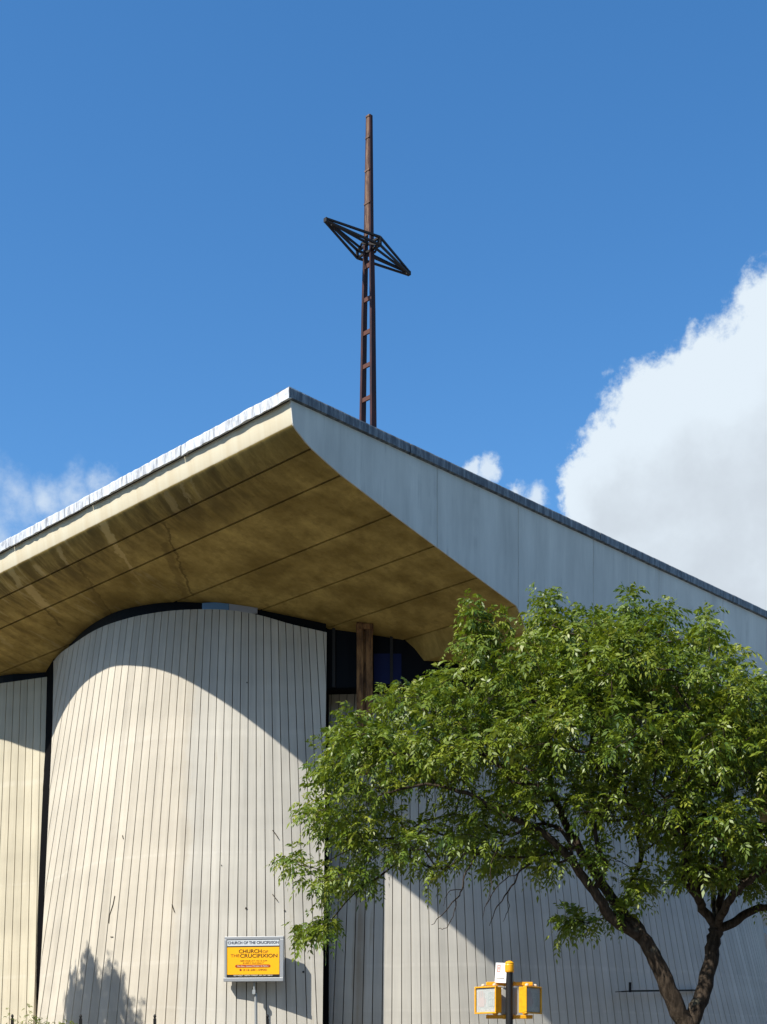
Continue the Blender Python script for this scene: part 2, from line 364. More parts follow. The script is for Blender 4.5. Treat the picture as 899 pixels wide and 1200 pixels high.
# ---- roof slab: profile (u, dz) extruded along the left eave
PROF = [(0.0, -0.20), (0.03, -0.38), (0.055, -0.585), (0.072, -0.622), (0.15, -0.69), (0.249, -0.75), (0.37, -0.83), (0.523, -0.905), (0.9, -1.04),
        (1.281, -1.165), (2.661, -1.509), (3.895, -1.796), (5.214, -2.102), (6.481, -2.391), (6.66, -2.58), (6.832, -2.867), (34, -2.9)]
JOINTS = (0.523, 1.281, 2.661, 3.895, 5.214, 6.481)
P2 = []
for (u, z) in PROF:
    if u in JOINTS:
        P2 += [(u - 0.022, z + 0.005), (u - 0.018, z + 0.032), (u + 0.018, z + 0.032 - 0.006), (u + 0.022, z - 0.005)]
    else: P2.append((u, z))
LEN = 34.0
NV = 40
verts = []; faces = []; fm = []; uvs = []
n = len(P2)
for j in range(NV + 1):
    vv = LEN * j / NV
    for (u, z) in P2: verts.append(uv(u, vv, ZR + z) - C0)
for j in range(NV):
    for i in range(n - 1):
        faces.append((j * n + i, j * n + i + 1, (j + 1) * n + i + 1, (j + 1) * n + i))
        a, b = P2[i], P2[i + 1]; va, vb = LEN * j / NV, LEN * (j + 1) / NV
        uvs += [(a[0], va), (b[0], va), (b[0], vb), (a[0], vb)]
soff = mesh_obj('soffit', verts, faces, M_soffit, church, True)
ul = soff.data.uv_layers.new(name='UVMap'); ul.data.foreach_set('uv', [c for q in uvs for c in q])
soff.data.materials.append(M_joint)
jm = [1 if any(abs((P2[i][0] + P2[i + 1][0]) / 2 - q) < 0.019 for q in JOINTS) else 0 for i in range(n - 1)] * NV
soff.data.polygons.foreach_set('material_index', jm)
es = soff.modifiers.new('split', 'EDGE_SPLIT'); es.split_angle = R_(28)
# roof deck over the slab
bm = bmesh.new()
for q in ((0.05, 0.02), (LEN, LEN)): pass
add_box(bm, (0.06, 0.06, ZR - 0.24), (LEN - 0.02, LEN - 0.02, ZR - 0.04))
for vtx in bm.verts: vtx.co = uv(vtx.co.x, vtx.co.y, vtx.co.z) - C0
bm_obj('roof_deck', bm, M_roof, church)
# gable fascia: panels standing 20 mm proud, 14 mm gaps between
def prof_z(u): return float(np.interp(u, [p[0] for p in PROF], [p[1] for p in PROF]))
def u_at(x, y):
    d = ray(x, y); k = (C0 - Vector((0, 0, EYE))).dot(nR) / d.dot(nR); p = Vector((0, 0, EYE)) + d * k
    return (p - C0).dot(dR)
cuts = [0.0] + [u_at(512, 560), u_at(607, 640), u_at(695, 660), u_at(772, 690), u_at(847, 740)]
step = cuts[-1] - cuts[-2]
while cuts[-1] < LEN - step: cuts.append(cuts[-1] + step)
cuts.append(LEN)
bm = bmesh.new()
for a, b in zip(cuts, cuts[1:]):
    a2, b2 = a + (0.007 if a > 0 else 0.0), b - 0.007
    us = [max(a2, 0.0)] + [p[0] for p in PROF if a2 < p[0] < b2] + [b2]
    ring = [(u, ZR - 0.16) for u in us][::-1] + [(u, ZR + prof_z(u) - 0.004) for u in us]
    # drop duplicate point at the sharp corner
    f0 = [bm.verts.new(uv(u, -0.022, z) - C0) for u, z in ring]; f1 = [bm.verts.new(uv(u, 0.004, z) - C0) for u, z in ring]
    bm.faces.new(f0); bm.faces.new(f1[::-1])
    for i in range(len(ring)): bm.faces.new((f0[i], f0[(i + 1) % len(ring)], f1[(i + 1) % len(ring)], f1[i]))
bm_obj('fascia', bm, M_fascia, church)
bm = bmesh.new()
add_box(bm, (0.3, 0.004, -2.8), (LEN, 0.06, -0.28))
for vtx in bm.verts:
    vtx.co.z = ZR + max(vtx.co.z, prof_z(max(vtx.co.x, 0.3)) + 0.02)
    vtx.co = uv(vtx.co.x, vtx.co.y, vtx.co.z) - C0
bm.free()
# metal coping in lapped lengths, edge slightly ragged
def coping(along, out, L, seg, m, rag):
    bm = bmesh.new(); s = 0.0; k = 0
    while s < L:
        e = min(L, s + seg * (0.9 + 0.2 * random.random())); o = 0.004 * (k % 2)
        m_ = max(2, int((e - s) / 0.12)); prev = None
        for i in range(m_ + 1):
            q = s + (e - s) * i / m_ - (0.08 if s == 0 and i == 0 else 0)
            wob = random.uniform(-0.008, 0.008); wz = random.uniform(-0.012, 0.012)
            wob *= rag; wz *= rag
            sec = [(-0.085 - o + wob, -0.165 - 0.04 * rag + wz), (-0.085 - o + wob * 0.4, -0.02), (-0.075 - o, 0.008 + wz * 0.9), (0.30, 0.008 + o), (0.30, -0.03), (-0.02, -0.05), (-0.02, -0.19)]
            ring = [bm.verts.new(along * q - out * d + Vector((0, 0, ZR + z))) for d, z in sec]
            if prev:
                for j in range(len(sec)): bm.faces.new((prev[j], prev[(j + 1) % len(sec)], ring[(j + 1) % len(sec)], ring[j]))
            else: bm.faces.new(ring)
            prev = ring
        bm.faces.new(prev[::-1]); s = e + 0.018; k += 1
    return bm_obj('coping', bm, m, church)
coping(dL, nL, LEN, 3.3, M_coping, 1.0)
coping(dR, nR, LEN, 3.0, M_coping_shade, 0.25)

# ---- board-marked walls: (s, z) -> point; boards fan out slightly towards the ground
def wall(name, pt, s_list, ztop, keep, m, zlow=-0.16, rows=26, thick=0.4, start=0.0, parent=None):
    """pt(s,z)->(Vector,x,y). s_list: joint positions. Grooves between boards are real recesses."""
    cols = []                                          # (s, board coordinate, groove depth)
    for k in range(len(s_list) - 1):
        a, b = s_list[k], s_list[k + 1]; w = b - a; g = 0.06
        cols += [(a - 0.0, k, 1), (a + w * g, k + g, 1), (a + w * (g + 0.02), k + g + .02, 0), (a + w * 0.5, k + 0.5, 0), (b - w * 0.02, k + 0.98, 0)]
    V, grid, dep, bc = [], [], [], []
    S0 = np.array([c[0] for c in cols]); K0 = np.array([c[1] for c in cols])
    for s, c, gd in cols:
        zt = 12.0
        for _ in range(6): zt = ztop(clampx(keep, pt, s, zt)[1][1])
        col = []
        for r in range(rows + 1):
            z = zt + (zlow - zt) * r / rows
            s2, (p, x, y) = clampx(keep, pt, s, z)
            q = pt(s2 + 0.05, z)[0] - p
            nrm = Vector((q.y, -q.x, 0)).normalized()
            if nrm.dot(p) > 0: nrm = -nrm
            p = p - nrm * (0.035 if gd and abs(s2 - s) < 1e-6 else 0.0)
            col.append(len(V)); V.append(p); bc.append((float(np.interp(s2, S0, K0)), z))
        grid.append(col); dep.append(gd)
    F, fm, uvs = [], [], []
    for i in range(len(grid) - 1):
        for r in range(rows):
            q = (grid[i][r], grid[i][r + 1], grid[i + 1][r + 1], grid[i + 1][r])
            if (V[q[0]] - V[q[3]]).length < 1e-4 and (V[q[1]] - V[q[2]]).length < 1e-4: continue
            F.append(q); fm.append(1 if dep[i] and dep[i + 1] else 0)
            uvs += [bc[j] for j in q]
    o = mesh_obj(name, [p - C0 for p in V], F, m, parent or church, False, [m, M_joint], fm)
    ul = o.data.uv_layers.new(name='UVMap'); ul.data.foreach_set('uv', [c for q in uvs for c in q])
    # back face and the returns round the edges
    n_ = len(grid); pick = sorted(set(list(range(0, n_, 10)) + [n_ - 1]))
    VB, FB, gb = [], [], []
    for i in pick:
        col = []
        for r in range(rows + 1):
            p = V[grid[i][r]]; i0, i1 = max(0, i - 6), min(n_ - 1, i + 6)
            q = V[grid[i1][r]] - V[grid[i0][r]]
            if q.length < 1e-3: q = V[grid[min(n_ - 1, i + 60)][r]] - V[grid[max(0, i - 60)][r]]
            nn = Vector((q.y, -q.x, 0)).normalized()
            if nn.dot(p) > 0: nn = -nn
            col.append(len(VB)); VB.append(p - nn * thick)
        gb.append(col)
    for i in range(len(gb) - 1):
        for r in range(rows): FB.append((gb[i][r], gb[i + 1][r], gb[i + 1][r + 1], gb[i][r + 1]))
    for e in (0, -1):
        base = len(VB); VB += [V[grid[e][r]] for r in range(rows + 1)]
        for r in range(rows): FB.append((base + r, base + r + 1, gb[e][r + 1], gb[e][r]))
    base = len(VB); VB += [V[grid[i][0]] for i in range(n_)]
    for j in range(len(pick) - 1):
        FB.append(tuple(base + i for i in range(pick[j], pick[j + 1] + 1)) + (gb[j + 1][0], gb[j][0]))
    nb = len(o.data.vertices)
    b = bmesh.new(); b.from_mesh(o.data); uvl = b.loops.layers.uv.active
    bv = [b.verts.new(p - C0) for p in VB]
    for f in FB:
        try: fc = b.faces.new([bv[k] for k in f])
        except ValueError: continue
        for lp in fc.loops: lp[uvl].uv = (3.3, lp.vert.co.z)
    b.to_mesh(o.data); b.free()
    return o
def clampx(keep, pt, s, z):
    """keep a joint line inside the wall's raking side edges"""
    P = pt(s, z)
    if keep is None: return s, P
    for _ in range(5):
        lo, hi = keep(P[2])
        x = min(hi, max(lo, P[1]))
        if abs(x - P[1]) < 1e-5: break
        e = (pt(s + 0.1, z)[1] - P[1]) / 0.1
        s = s + (x - P[1]) / e; P = pt(s, z)
    return s, P
def px_of(p): return CX + FPX * p.x / p.y, HOR - FPX * (p.z - EYE) / p.y
def polar_wall(ax, ay, Yw):
    def pt(s, z):
        Y = 32.0
        for _ in range(5):
            y = HOR - (z - EYE) * FPX / Y
            x = ax + (s - ax) * (y - ay) / (720 - ay)
            Y = Yw(x)
        y = HOR - (z - EYE) * FPX / Y
        return Vector(((x - CX) / FPX * Y, Y, z)), x, y
    return pt
from functools import partial
def spline(xs, ys):
    xs, ys = np.array(xs, float), np.array(ys, float)
    d = np.gradient(ys, xs)
    def f(x):
        if x <= xs[0]: return float(ys[0] + (x - xs[0]) * (ys[1] - ys[0]) / (xs[1] - xs[0]))
        if x >= xs[-1]: return float(ys[-1] + (x - xs[-1]) * (ys[-1] - ys[-2]) / (xs[-1] - xs[-2]))
        i = int(np.searchsorted(xs, x)) - 1; h = xs[i + 1] - xs[i]; q = (x - xs[i]) / h
        return float((2 * q**3 - 3 * q**2 + 1) * ys[i] + (q**3 - 2 * q**2 + q) * h * d[i] + (3 * q**2 - 2 * q**3) * ys[i + 1] + (q**3 - q**2) * h * d[i + 1])
    return f
OFF = -0.10
Y1 = spline([40, 52, 63, 68, 75, 90, 120, 165, 200, 250, 300, 340, 370, 386], [v + OFF for v in (36.9, 36.35, 35.65, 35.2, 34.68, 33.78, 32.62, 31.72, 31.32, 31.07, 31.0, 31.05, 31.11, 31.14)])
TOP1 = spline([60, 63, 68, 86, 110, 149, 190, 236, 270, 305, 340, 383], [778, 775, 769, 755, 739.5, 725, 717, 714, 715, 721, 731, 741])
XL1 = lambda y: float(np.interp(y, [700, 800, 850, 960, 1065, 1150, 1190, 1345], [63.5, 63, 62, 57, 52, 47, 44, 33]))
XR1 = lambda y: float(np.interp(y, [700, 736, 1200, 1345], [384, 383.5, 378.5, 377]))
p1 = polar_wall(300, -530, Y1)
s1 = []; s = 61.5
while s < 383.4:
    s1.append(s)
    s += 8.6 * float(np.interp(s, [62, 68, 78, 95, 130, 170, 230, 400], [0.32, 0.40, 0.52, 0.66, 0.80, 0.93, 1.0, 1.0]))
s1.append(383.6)
wall('curved_wall', p1, s1, lambda x: EYE + (HOR - TOP1(x)) * Y1(x) / FPX, lambda y: (XL1(y), XR1(y)), M_wall)
# left wall
Y2 = spline([-300, -200, -150, -56, 0, 30, 57, 70], [49.0, 44.6, 42.2, 38.9, 37.15 + OFF * 0.6, 36.75 + OFF * 0.6, 36.4 + OFF * 0.6, 36.25])
TOP2 = lambda x: 801 - (x / 57.0) * 8.0 if x > -20 else 801 - 0.14 * x * 0.6
XR2 = lambda y: float(np.interp(y, [780, 880, 930, 1065, 1180, 1345], [57, 54, 50.5, 44.5, 40, 33]))
p2 = polar_wall(85, -1000, Y2)
s2 = [58.0 - 7.7 * k for k in range(0, 46)][::-1]
wall('curved_wall', p2, s2, lambda x: EYE + (HOR - TOP2(x)) * Y2(x) / FPX, lambda y: (-1e6, XR2(y)), M_wall_left)
# right wall: arc about a centre behind the nave
RC, RR = Vector((-0.07, 44.2, 0)), 12.0
PH0 = 0.04
def p3(s, z):
    y = HOR - (z - EYE) * FPX / 33.0
    ph = PH0 + (s - PH0) * (y + 600) / (1100 + 600)
    fr = min(1, max(0, (ph - 0.5) / 0.6)); fr = fr * fr * (3 - 2 * fr)
    r = RR + fr * 0.15 * (6.8 - z)
    p = Vector((RC.x + r * math.sin(ph), RC.y - r * math.cos(ph), z))
    return p, *px_of(p)
s3 = [-0.22 + 0.0187 * k for k in range(112)]
zt3 = 10.45
wall('curved_wall', p3, s3, lambda x: zt3, None, M_wall_right)

# ---- clerestory glazing, black recess strips, blind rear walls
def ribbon(name, pts, z0, z1, m, th=0.06, parent=None):
    V, F = [], []
    for i, p in enumerate(pts):
        q = (pts[min(i + 1, len(pts) - 1)] - pts[max(i - 1, 0)]); nn = Vector((q.y, -q.x, 0)).normalized()
        for o_, z in ((0, z0), (0, z1), (-th, z1), (-th, z0)): V.append(Vector((p.x, p.y, z)) + nn * o_ - C0)
    for i in range(len(pts) - 1):
        for j in range(4): F.append((i * 4 + j, (i + 1) * 4 + j, (i + 1) * 4 + (j + 1) % 4, i * 4 + (j + 1) % 4))
    F.append((0, 1, 2, 3)); e = (len(pts) - 1) * 4; F.append((e + 3, e + 2, e + 1, e))
    o = mesh_obj(name, V, F, m, parent or church)
    b = bmesh.new(); b.from_mesh(o.data); bmesh.ops.recalc_face_normals(b, faces=b.faces[:]); b.to_mesh(o.data); b.free()
    return o
def plan(Yf, xs, back=0.0):
    out = []
    for x in xs:
        Y = Yf(x); p = Vector(((x - CX) / FPX * Y, Y, 0)); q = Vector(((x + .5 - CX) / FPX * Yf(x + .5), Yf(x + .5), 0)) - p
        nn = Vector((-q.y, q.x, 0)).normalized(); out.append(p + nn * back)
    return out
ribbon('clerestory_glazing', plan(Y1, np.linspace(66, 383, 60), 0.14), 10.9, 12.75, M_glass)
ribbon('clerestory_glazing', plan(Y2, np.linspace(-290, 60, 30), 0.14), 11.2, 12.75, M_glass)
def jut(a, o):                                         # the glazing steps back towards the side street
    q = min(1, max(0, (a - 0.15) / 0.35)); q = q * q * (3 - 2 * q); return o - 0.62 * q
garc = lambda a0, a1, o, k: [Vector((RC.x + (RR + jut(a, o)) * math.sin(a), RC.y - (RR + jut(a, o)) * math.cos(a), 0)) for a in np.linspace(a0, a1, k)]
arc = lambda a0, a1, r, k: [Vector((RC.x + r * math.sin(a), RC.y - r * math.cos(a), 0)) for a in np.linspace(a0, a1, k)]
ribbon('clerestory_glazing', garc(-0.21, 1.75, 0.85, 40), zt3 - 0.16, 11.95, M_glass)
# ledge under the projecting glazing
bm = bmesh.new()
A, B = garc(-0.21, 1.75, 0.87, 40), arc(-0.21, 1.75, RR - 0.3, 40)
pa = None
for a, b in zip(A, B):
    r = [bm.verts.new(Vector((p.x, p.y, z)) - C0) for p, z in ((a, zt3 - 0.20), (a, zt3 - 0.155), (b, zt3 + 0.02), (b, zt3 - 0.03))]
    if pa:
        for j in range(4): bm.faces.new((pa[j], pa[(j + 1) % 4], r[(j + 1) % 4], r[j]))
    pa = r
bm_obj('ledge', bm, M_void, church)
M_mull = mat('dark mullion', (0.022, 0.02, 0.02), 0.6)
for a_ in np.arange(-0.19, 1.7, 0.105):
    bm = bmesh.new(); q_ = Vector((RC.x + (RR + jut(a_, 0.88)) * math.sin(a_), RC.y - (RR + jut(a_, 0.88)) * math.cos(a_), 0)) - C0
    add_box(bm, (-0.035, -0.04, zt3 - 0.15), (0.035, 0.03, 11.9), Matrix.Translation(q_) @ Matrix.Rotation(a_, 4, 'Z')); bm_obj('mullion', bm, M_mull, church)
def pane(x0, x1, Yf, back, z0, z1, m):
    o = ribbon('pane', plan(Yf, np.linspace(x0, x1, 6), back), z0, z1, m, 0.03)
    return o
zs = lambda y, Y: EYE + (HOR - y) * Y / FPX
pane(236.5, 268, Y1, 0.06, zs(716, 30.9), zs(704.5, 30.95), M_pane_sky)['label'] = 'clerestory pane with the blue sky reflection in its colour'
pane(268.3, 302, Y1, 0.06, zs(718, 30.9), zs(706.0, 30.95), M_pane_sky_pale)['label'] = 'clerestory pane with a pale grey sky reflection in its colour'
a0, a1 = -0.0, 0.055
ribbon('pane', arc(-0.012, 0.038, RR + 0.87, 6), zs(802, 31.4), zs(767, 31.4), M_pane_dark, 0.02)['label'] = 'deep blue pane beside the rusty column'
V_, F_ = [], []
for i in range(25):                                    # black strip closing the raking gap; the gap's shade is its colour
    z = -0.1 + 12.6 * i / 24
    A_ = Y2(48) + 0.10; ya = HOR - (z - EYE) * FPX / A_; xa = XR2(ya) - 2; xb = XL1(ya) + 1.0; B_ = Y1(xb) + 0.08
    for x_, Y_ in ((xa, Y2(xa) + 0.10), (xb, B_), (xb, B_ + 0.6), (xa, Y2(xa) + 0.7)): V_.append(Vector(((x_ - CX) / FPX * Y_, Y_, z)) - C0)
for i in range(24):
    for j in range(4): F_.append((i * 4 + j, i * 4 + (j + 1) % 4, i * 4 + 4 + (j + 1) % 4, i * 4 + 4 + j))
F_ += [(0, 3, 2, 1), (96, 97, 98, 99)]
mesh_obj('recess_shade_strip', V_, F_, M_void, church)
ribbon('recess_shade_strip', [at(372, 1240, 31.75), at(386, 1240, 31.95)], -0.1, zt3, M_void)  # shade of the right-hand slit, painted as a black strip too
end = plan(Y2, [-290])[0]
far = RC + Vector((RR * math.sin(1.8), -RR * math.cos(1.8), 0))
ribbon('rear_wall', [far, Vector((12.0, 55, 0)), Vector((-2, 66, 0)), Vector((-24, 52, 0)), end], -0.1, 11.3, M_wall_right, 0.3)
# steel column under the soffit
bm = bmesh.new()
cp = at(428, 1240, 30.95); cx_, cy_ = cp.x - C0.x, cp.y - C0.y
for sx in (-1, 1):
    add_box(bm, (cx_ + sx * 0.105 - 0.075, cy_ - 0.12, 8.4), (cx_ + sx * 0.105 + 0.075, cy_ - 0.09, 11.66))
    add_box(bm, (cx_ + sx * 0.175 - 0.012, cy_ - 0.088, 8.4), (cx_ + sx * 0.175 + 0.012, cy_ + 0.14, 11.66))
    add_box(bm, (cx_ + sx * 0.045 - 0.012, cy_ - 0.088, 8.4), (cx_ + sx * 0.045 + 0.012, cy_ + 0.14, 11.66))
add_box(bm, (cx_ - 0.20, cy_ - 0.15, 11.5), (cx_ + 0.20, cy_ + 0.16, 11.62))
add_box(bm, (cx_ - 0.032, cy_ - 0.04, 8.41), (cx_ + 0.032, cy_ - 0.01, 11.6))
add_box(bm, (cx_ - 0.2, cy_ - 0.13, 8.3), (cx_ + 0.2, cy_ + 0.7, 8.4))
bm_obj('column', bm, M_rust, church, 0.006)

# ------------------------------------------------------------------ roof cross
M_crosslow = mat('dark red rusted steel', (0.09, 0.03, 0.022), 0.6, 0.3, 0.4)
t = NT(M_crosslow); v = t.coord(); a = t.noise(t.mapping(v, (2, 2, 0.5)), 3, 7, 0.7)
t.color(t.mix(t.ramp(a, 0.35, 0.68), (0.020, 0.007, 0.007), (0.060, 0.016, 0.012))); t.bump(a, 0.3, 0.01)
M_crossbar = mat('blackened steel', (0.014, 0.011, 0.010), 0.6, 0.3, 0.4)
M_bronze = mat('bronze coloured weathered plate', (0.26, 0.15, 0.085), 0.55, 0.3, 0.4)
t = NT(M_bronze); v = t.coord(); a = t.noise(t.mapping(v, (4, 4, 0.6)), 2.5, 7, 0.75)
t.color(t.mix(t.ramp(a, 0.38, 0.62), (0.04, 0.014, 0.010), (0.19, 0.11, 0.065))); t.bump(a, 0.3, 0.01)
YX = 41.4
base = at(430.5, 499, YX); top = at(433.3, 136, YX)
cross = thing('roof_cross', 'tall rusty steel lattice cross rising above the church roof', 'cross', (base.x, base.y, ZR))
zt_, zarm = top.z - ZR, at(431, 281, YX).z - ZR
def half_w(z): return np.interp(z, [0, zs(499, YX) - ZR, zs(340, YX) - ZR, zs(290, YX) - ZR, zt_], [0.41, 0.275, 0.20, 0.148, 0.078])
def ctr(z): return Vector(((top.x - base.x) * z / zt_, (top.y - base.y) * z / zt_, z))
bm = bmesh.new()
for sgn in (-1, 1):                                      # two channel legs, faces square to the building
    N = 14
    for i in range(N):
        z0, z1 = zt_ * i / N, zt_ * (i + 1) / N
        w0, w1 = half_w(z0), half_w(z1)
        a_, b_ = ctr(z0) + dL * sgn * w0 * 0.86, ctr(z1) + dL * sgn * w1 * 0.86
        add_bar(bm, a_, b_, 0.07 + w0 * 0.5, 0.055 if z0 > zarm else 0.085, dL, 0.07 + w1 * 0.5, 0.055 if z1 > zarm else 0.085)
bm_obj('mast', bm, M_crosslow, cross)
M_rung = mat('red brown rung', (0.085, 0.03, 0.02), 0.7, 0.1); z = 1.0
while z < zarm - 0.3:
    w = half_w(z); bm = bmesh.new(); add_bar(bm, ctr(z) - dL * w * 0.8 + nL * w * 0.2, ctr(z) + dL * w * 0.8 + nL * w * 0.2, 0.05, 0.13, Vector((0, 0, 1)))
    bm_obj('rung', bm, M_rung, cross); z += 1.03
bm = bmesh.new(); N = 4
z = zarm + 0.1
while z < zt_ - 0.05:
    z1 = min(z + 1.0, zt_ - 0.03); w0, w1 = half_w(z), half_w(z1)
    add_bar(bm, ctr(z) + nL * (0.04 + w0 * .26), ctr(z1) + nL * (0.04 + w1 * .26), 0.02, w0 * 1.25, dL, 0.02, w1 * 1.25)
    add_bar(bm, ctr(z1) - dL * w1 + nL * (.05 + w1 * .26), ctr(z1) + dL * w1 + nL * (.05 + w1 * .26), 0.03, 0.05)
    z = z1 + 0.02
bm_obj('mast_plate', bm, M_bronze, cross)
tipA, tipB = at(382, 257, 39.9), at(479, 314.5, 42.6)
midz = (tipA.z + tipB.z) / 2 - ZR
o0 = Vector((base.x, base.y, ZR))
c_arm = ctr(midz)
ax_ = (tipB - tipA); ax_.z = 0; hl = ax_.length / 2; ax_.normalize(); pe = Vector((-ax_.y, ax_.x, 0))
bm = bmesh.new()
for sgn in (-1, 1):
    tip = c_arm + ax_ * hl * sgn
    for q in (-1, 1):
        for h in (-1, 1):
            add_bar(bm, c_arm + pe * q * 0.49 + Vector((0, 0, h * 0.12)), tip + pe * q * 0.035 + Vector((0, 0, h * 0.035)), 0.06, 0.06, Vector((0, 0, 1)), 0.05, 0.05)
        add_bar(bm, c_arm + ax_ * 0.12 * sgn + pe * q * 0.17 - Vector((0, 0, 0.03)), tip - ax_ * sgn * 0.25 + pe * q * 0.02, 0.05, 0.055)
    add_bar(bm, tip - ax_ * sgn * 0.09, tip + ax_ * sgn * 0.05, 0.12, 0.12)
for h in (-1, 1): add_bar(bm, c_arm - pe * 0.49 + Vector((0, 0, h * 0.12)), c_arm + pe * 0.49 + Vector((0, 0, h * 0.12)), 0.07, 0.06)
for q in (-1, 1): add_bar(bm, c_arm + pe * q * 0.49 - Vector((0, 0, .10)), c_arm + pe * q * 0.49 + Vector((0, 0, .10)), 0.07, 0.07, dR)
for s_ in (-1, 1): add_bar(bm, c_arm + pe * 0.44 * s_ - Vector((0, 0, .1)), c_arm + ax_ * 0.3 * s_, 0.05, 0.05); add_bar(bm, c_arm - pe * 0.44 * s_ + Vector((0, 0, .1)), c_arm + ax_ * 0.3 * s_, 0.05, 0.05)
bm_obj('crossarm', bm, M_crossbar, cross)

# bits of dead creeper still clinging to the curved wall
M_twig = mat('dead creeper stem', (0.05, 0.04, 0.03), 0.9)
tw = thing('creeper_twigs', 'thin dead creeper twigs stuck on the sunlit boards of the curved wall', 'twigs', at(150, 1070, Y1(150) - 0.02))
for pts_ in (((135, 1050), (133, 1060), (129, 1072), (128, 1082)), ((202, 1060), (204, 1066), (205, 1069)), ((144, 979), (145, 983)), ((320, 973), (324, 978), (327, 983)), ((320, 1048), (323, 1052), (326, 1056)), ((133, 1098), (130, 1098))):
    bm = bmesh.new(); add_tube(bm, [at(x_, y_, Y1(x_) - 0.015) - tw.location for x_, y_ in pts_], 0.010, 5); bm_obj('twig', bm, M_twig, tw)
for x_, y_, r_ in ((289, 1064.5, 0.026), (334, 1067, 0.018), (356, 1139, 0.026), (290, 800, 0.015), (260, 1014, 0.012)):
    bm = bmesh.new(); add_lathe(bm, [(r_, 0), (r_ * 1.0, 0.012)], 8, Matrix.Translation(at(x_, y_, Y1(x_) - 0.004) - tw.location) @ Matrix.Rotation(R_(90), 4, 'X')); bm_obj('fixing_hole', bm, M_joint, church).location = tw.location - C0

# ------------------------------------------------------------------ notice board
M_alu = mat('brushed aluminium', (0.40, 0.41, 0.42), 0.4, 0.5, 0.5)
M_white = mat('white board', (0.56, 0.60, 0.62), 0.5)
M_orange = mat('orange poster', (0.86, 0.42, 0.012), 0.45)
t = NT(M_orange); g = t.node('ShaderNodeTexGradient', gradient_type='SPHERICAL')
t.l.new(t.mapping(t.coord(), (1.25, 1, 1.5), (0, 0, 0.35)), g.inputs[0])
t.color(t.mix(t.ramp(g.outputs[1], 0.30, 0.55), (0.92, 0.44, 0.004), (0.88, 0.29, 0.004)))
M_black = mat('black print', (0.015, 0.014, 0.012), 0.5)
M_ink = mat('dark brown ink', (0.045, 0.014, 0.006), 0.5)
M_inkred = mat('red brown ink', (0.24, 0.06, 0.008), 0.5)
M_inknavy = mat('navy lettering', (0.02, 0.03, 0.06), 0.5)
M_cream = mat('cream lettering', (0.85, 0.78, 0.62), 0.5)
SL, SR = at(264, 1240, 30.72), at(333, 1240, 30.52)
SL.z = SR.z = 0
sx_ = (SR - SL); SWID = sx_.length; SANG = math.atan2(sx_.y, sx_.x)
sign = thing('notice_board', 'orange and white church notice board in an aluminium frame on the curved wall', 'sign', (SL + SR) / 2, SANG)
ZB, ZT = EYE + 90 * 30.7 / FPX, EYE + 142 * 30.7 / FPX
SH = ZT - ZB
fx = lambda q: (q - 435) / 800 * SWID            # notice layout, measured on its face
fz = lambda q: ZT - (q - 70) / 600 * SH
def face_box(name, x0, x1, q0, q1, y0, y1, m, parent, bev=0.0):
    bm = bmesh.new(); add_box(bm, (fx(x0), y0, fz(q1)), (fx(x1), y1, fz(q0))); return bm_obj(name, bm, m, parent, bev)
bm = bmesh.new()
add_box(bm, (-SWID / 2, -0.036, ZT - 0.065), (SWID / 2, 0.10, ZT))
add_box(bm, (-SWID / 2 - 0.02, -0.05, ZB - 0.01), (SWID / 2, 0.10, ZB + 0.075))
add_box(bm, (-SWID / 2, -0.036, ZB + 0.077), (-SWID / 2 + 0.055, 0.10, ZT - 0.067))
add_box(bm, (SWID / 2 - 0.085, -0.036, ZB + 0.077), (SWID / 2, 0.10, ZT - 0.067))
add_box(bm, (-SWID / 2 + 0.03, 0.0, ZB + 0.05), (SWID / 2 - 0.03, 0.09, ZT - 0.05))
bm_obj('frame', bm, M_alu, sign, 0.006)
face_box('header_panel', 72, 778, 108, 196, -0.022, -0.002, M_white, sign)
pst = face_box('poster', 68, 778, 212, 582, -0.022, -0.002, M_orange, sign)
face_box('address_strip', 68, 778, 584, 630, -0.022, -0.002, M_black, sign)
face_box('divider', 68, 778, 198, 210, -0.026, -0.002, mat('dark divider', (0.03, 0.03, 0.03), 0.5), sign)
def text(name, s, xc, qc, width, hpx, m, parent, y=-0.024, bold=0.0):
    cu = bpy.data.curves.new(name, 'FONT'); cu.body = s; cu.align_x = 'CENTER'; cu.align_y = 'CENTER'; cu.size = 1; cu.extrude = 0.01; cu.offset = bold
    to = bpy.data.objects.new(name, cu); COL.objects.link(to)
    bpy.context.view_layer.update()
    me = bpy.data.meshes.new_from_object(to.evaluated_get(bpy.context.evaluated_depsgraph_get()))
    bpy.data.objects.remove(to); bpy.data.curves.remove(cu)
    co = np.array([v.co[:] for v in me.vertices]); lo, hi = co.min(0), co.max(0)
    W, Hh = width / 800 * SWID, hpx / 600 * SH
    for v in me.vertices:
        x = ((v.co.x - lo[0]) / (hi[0] - lo[0]) - 0.5) * W + fx(xc); z = ((v.co.y - lo[1]) / (hi[1] - lo[1]) - 0.5) * Hh + fz(qc)
        v.co = (x, y - 0.002 * (1 if v.co.z > 0 else 0), z)
    me.materials.clear(); me.materials.append(m); me.name = name
    o = bpy.data.objects.new(name, me); COL.objects.link(o); o.parent = parent
    return o
text('lettering', 'CHURCH OF THE CRUCIFIXION', 425, 152, 690, 38, M_inknavy, sign, bold=0.02)
text('lettering', 'CHURCH', 385, 268, 310, 52, M_ink, sign, bold=0.012)
text('lettering', 'OF', 590, 277, 76, 36, M_inkred, sign)
text('lettering', 'THE', 178, 326, 120, 38, M_inkred, sign)
text('lettering', 'CRUCIFIXION', 500, 330, 505, 50, M_ink, sign, bold=0.012)
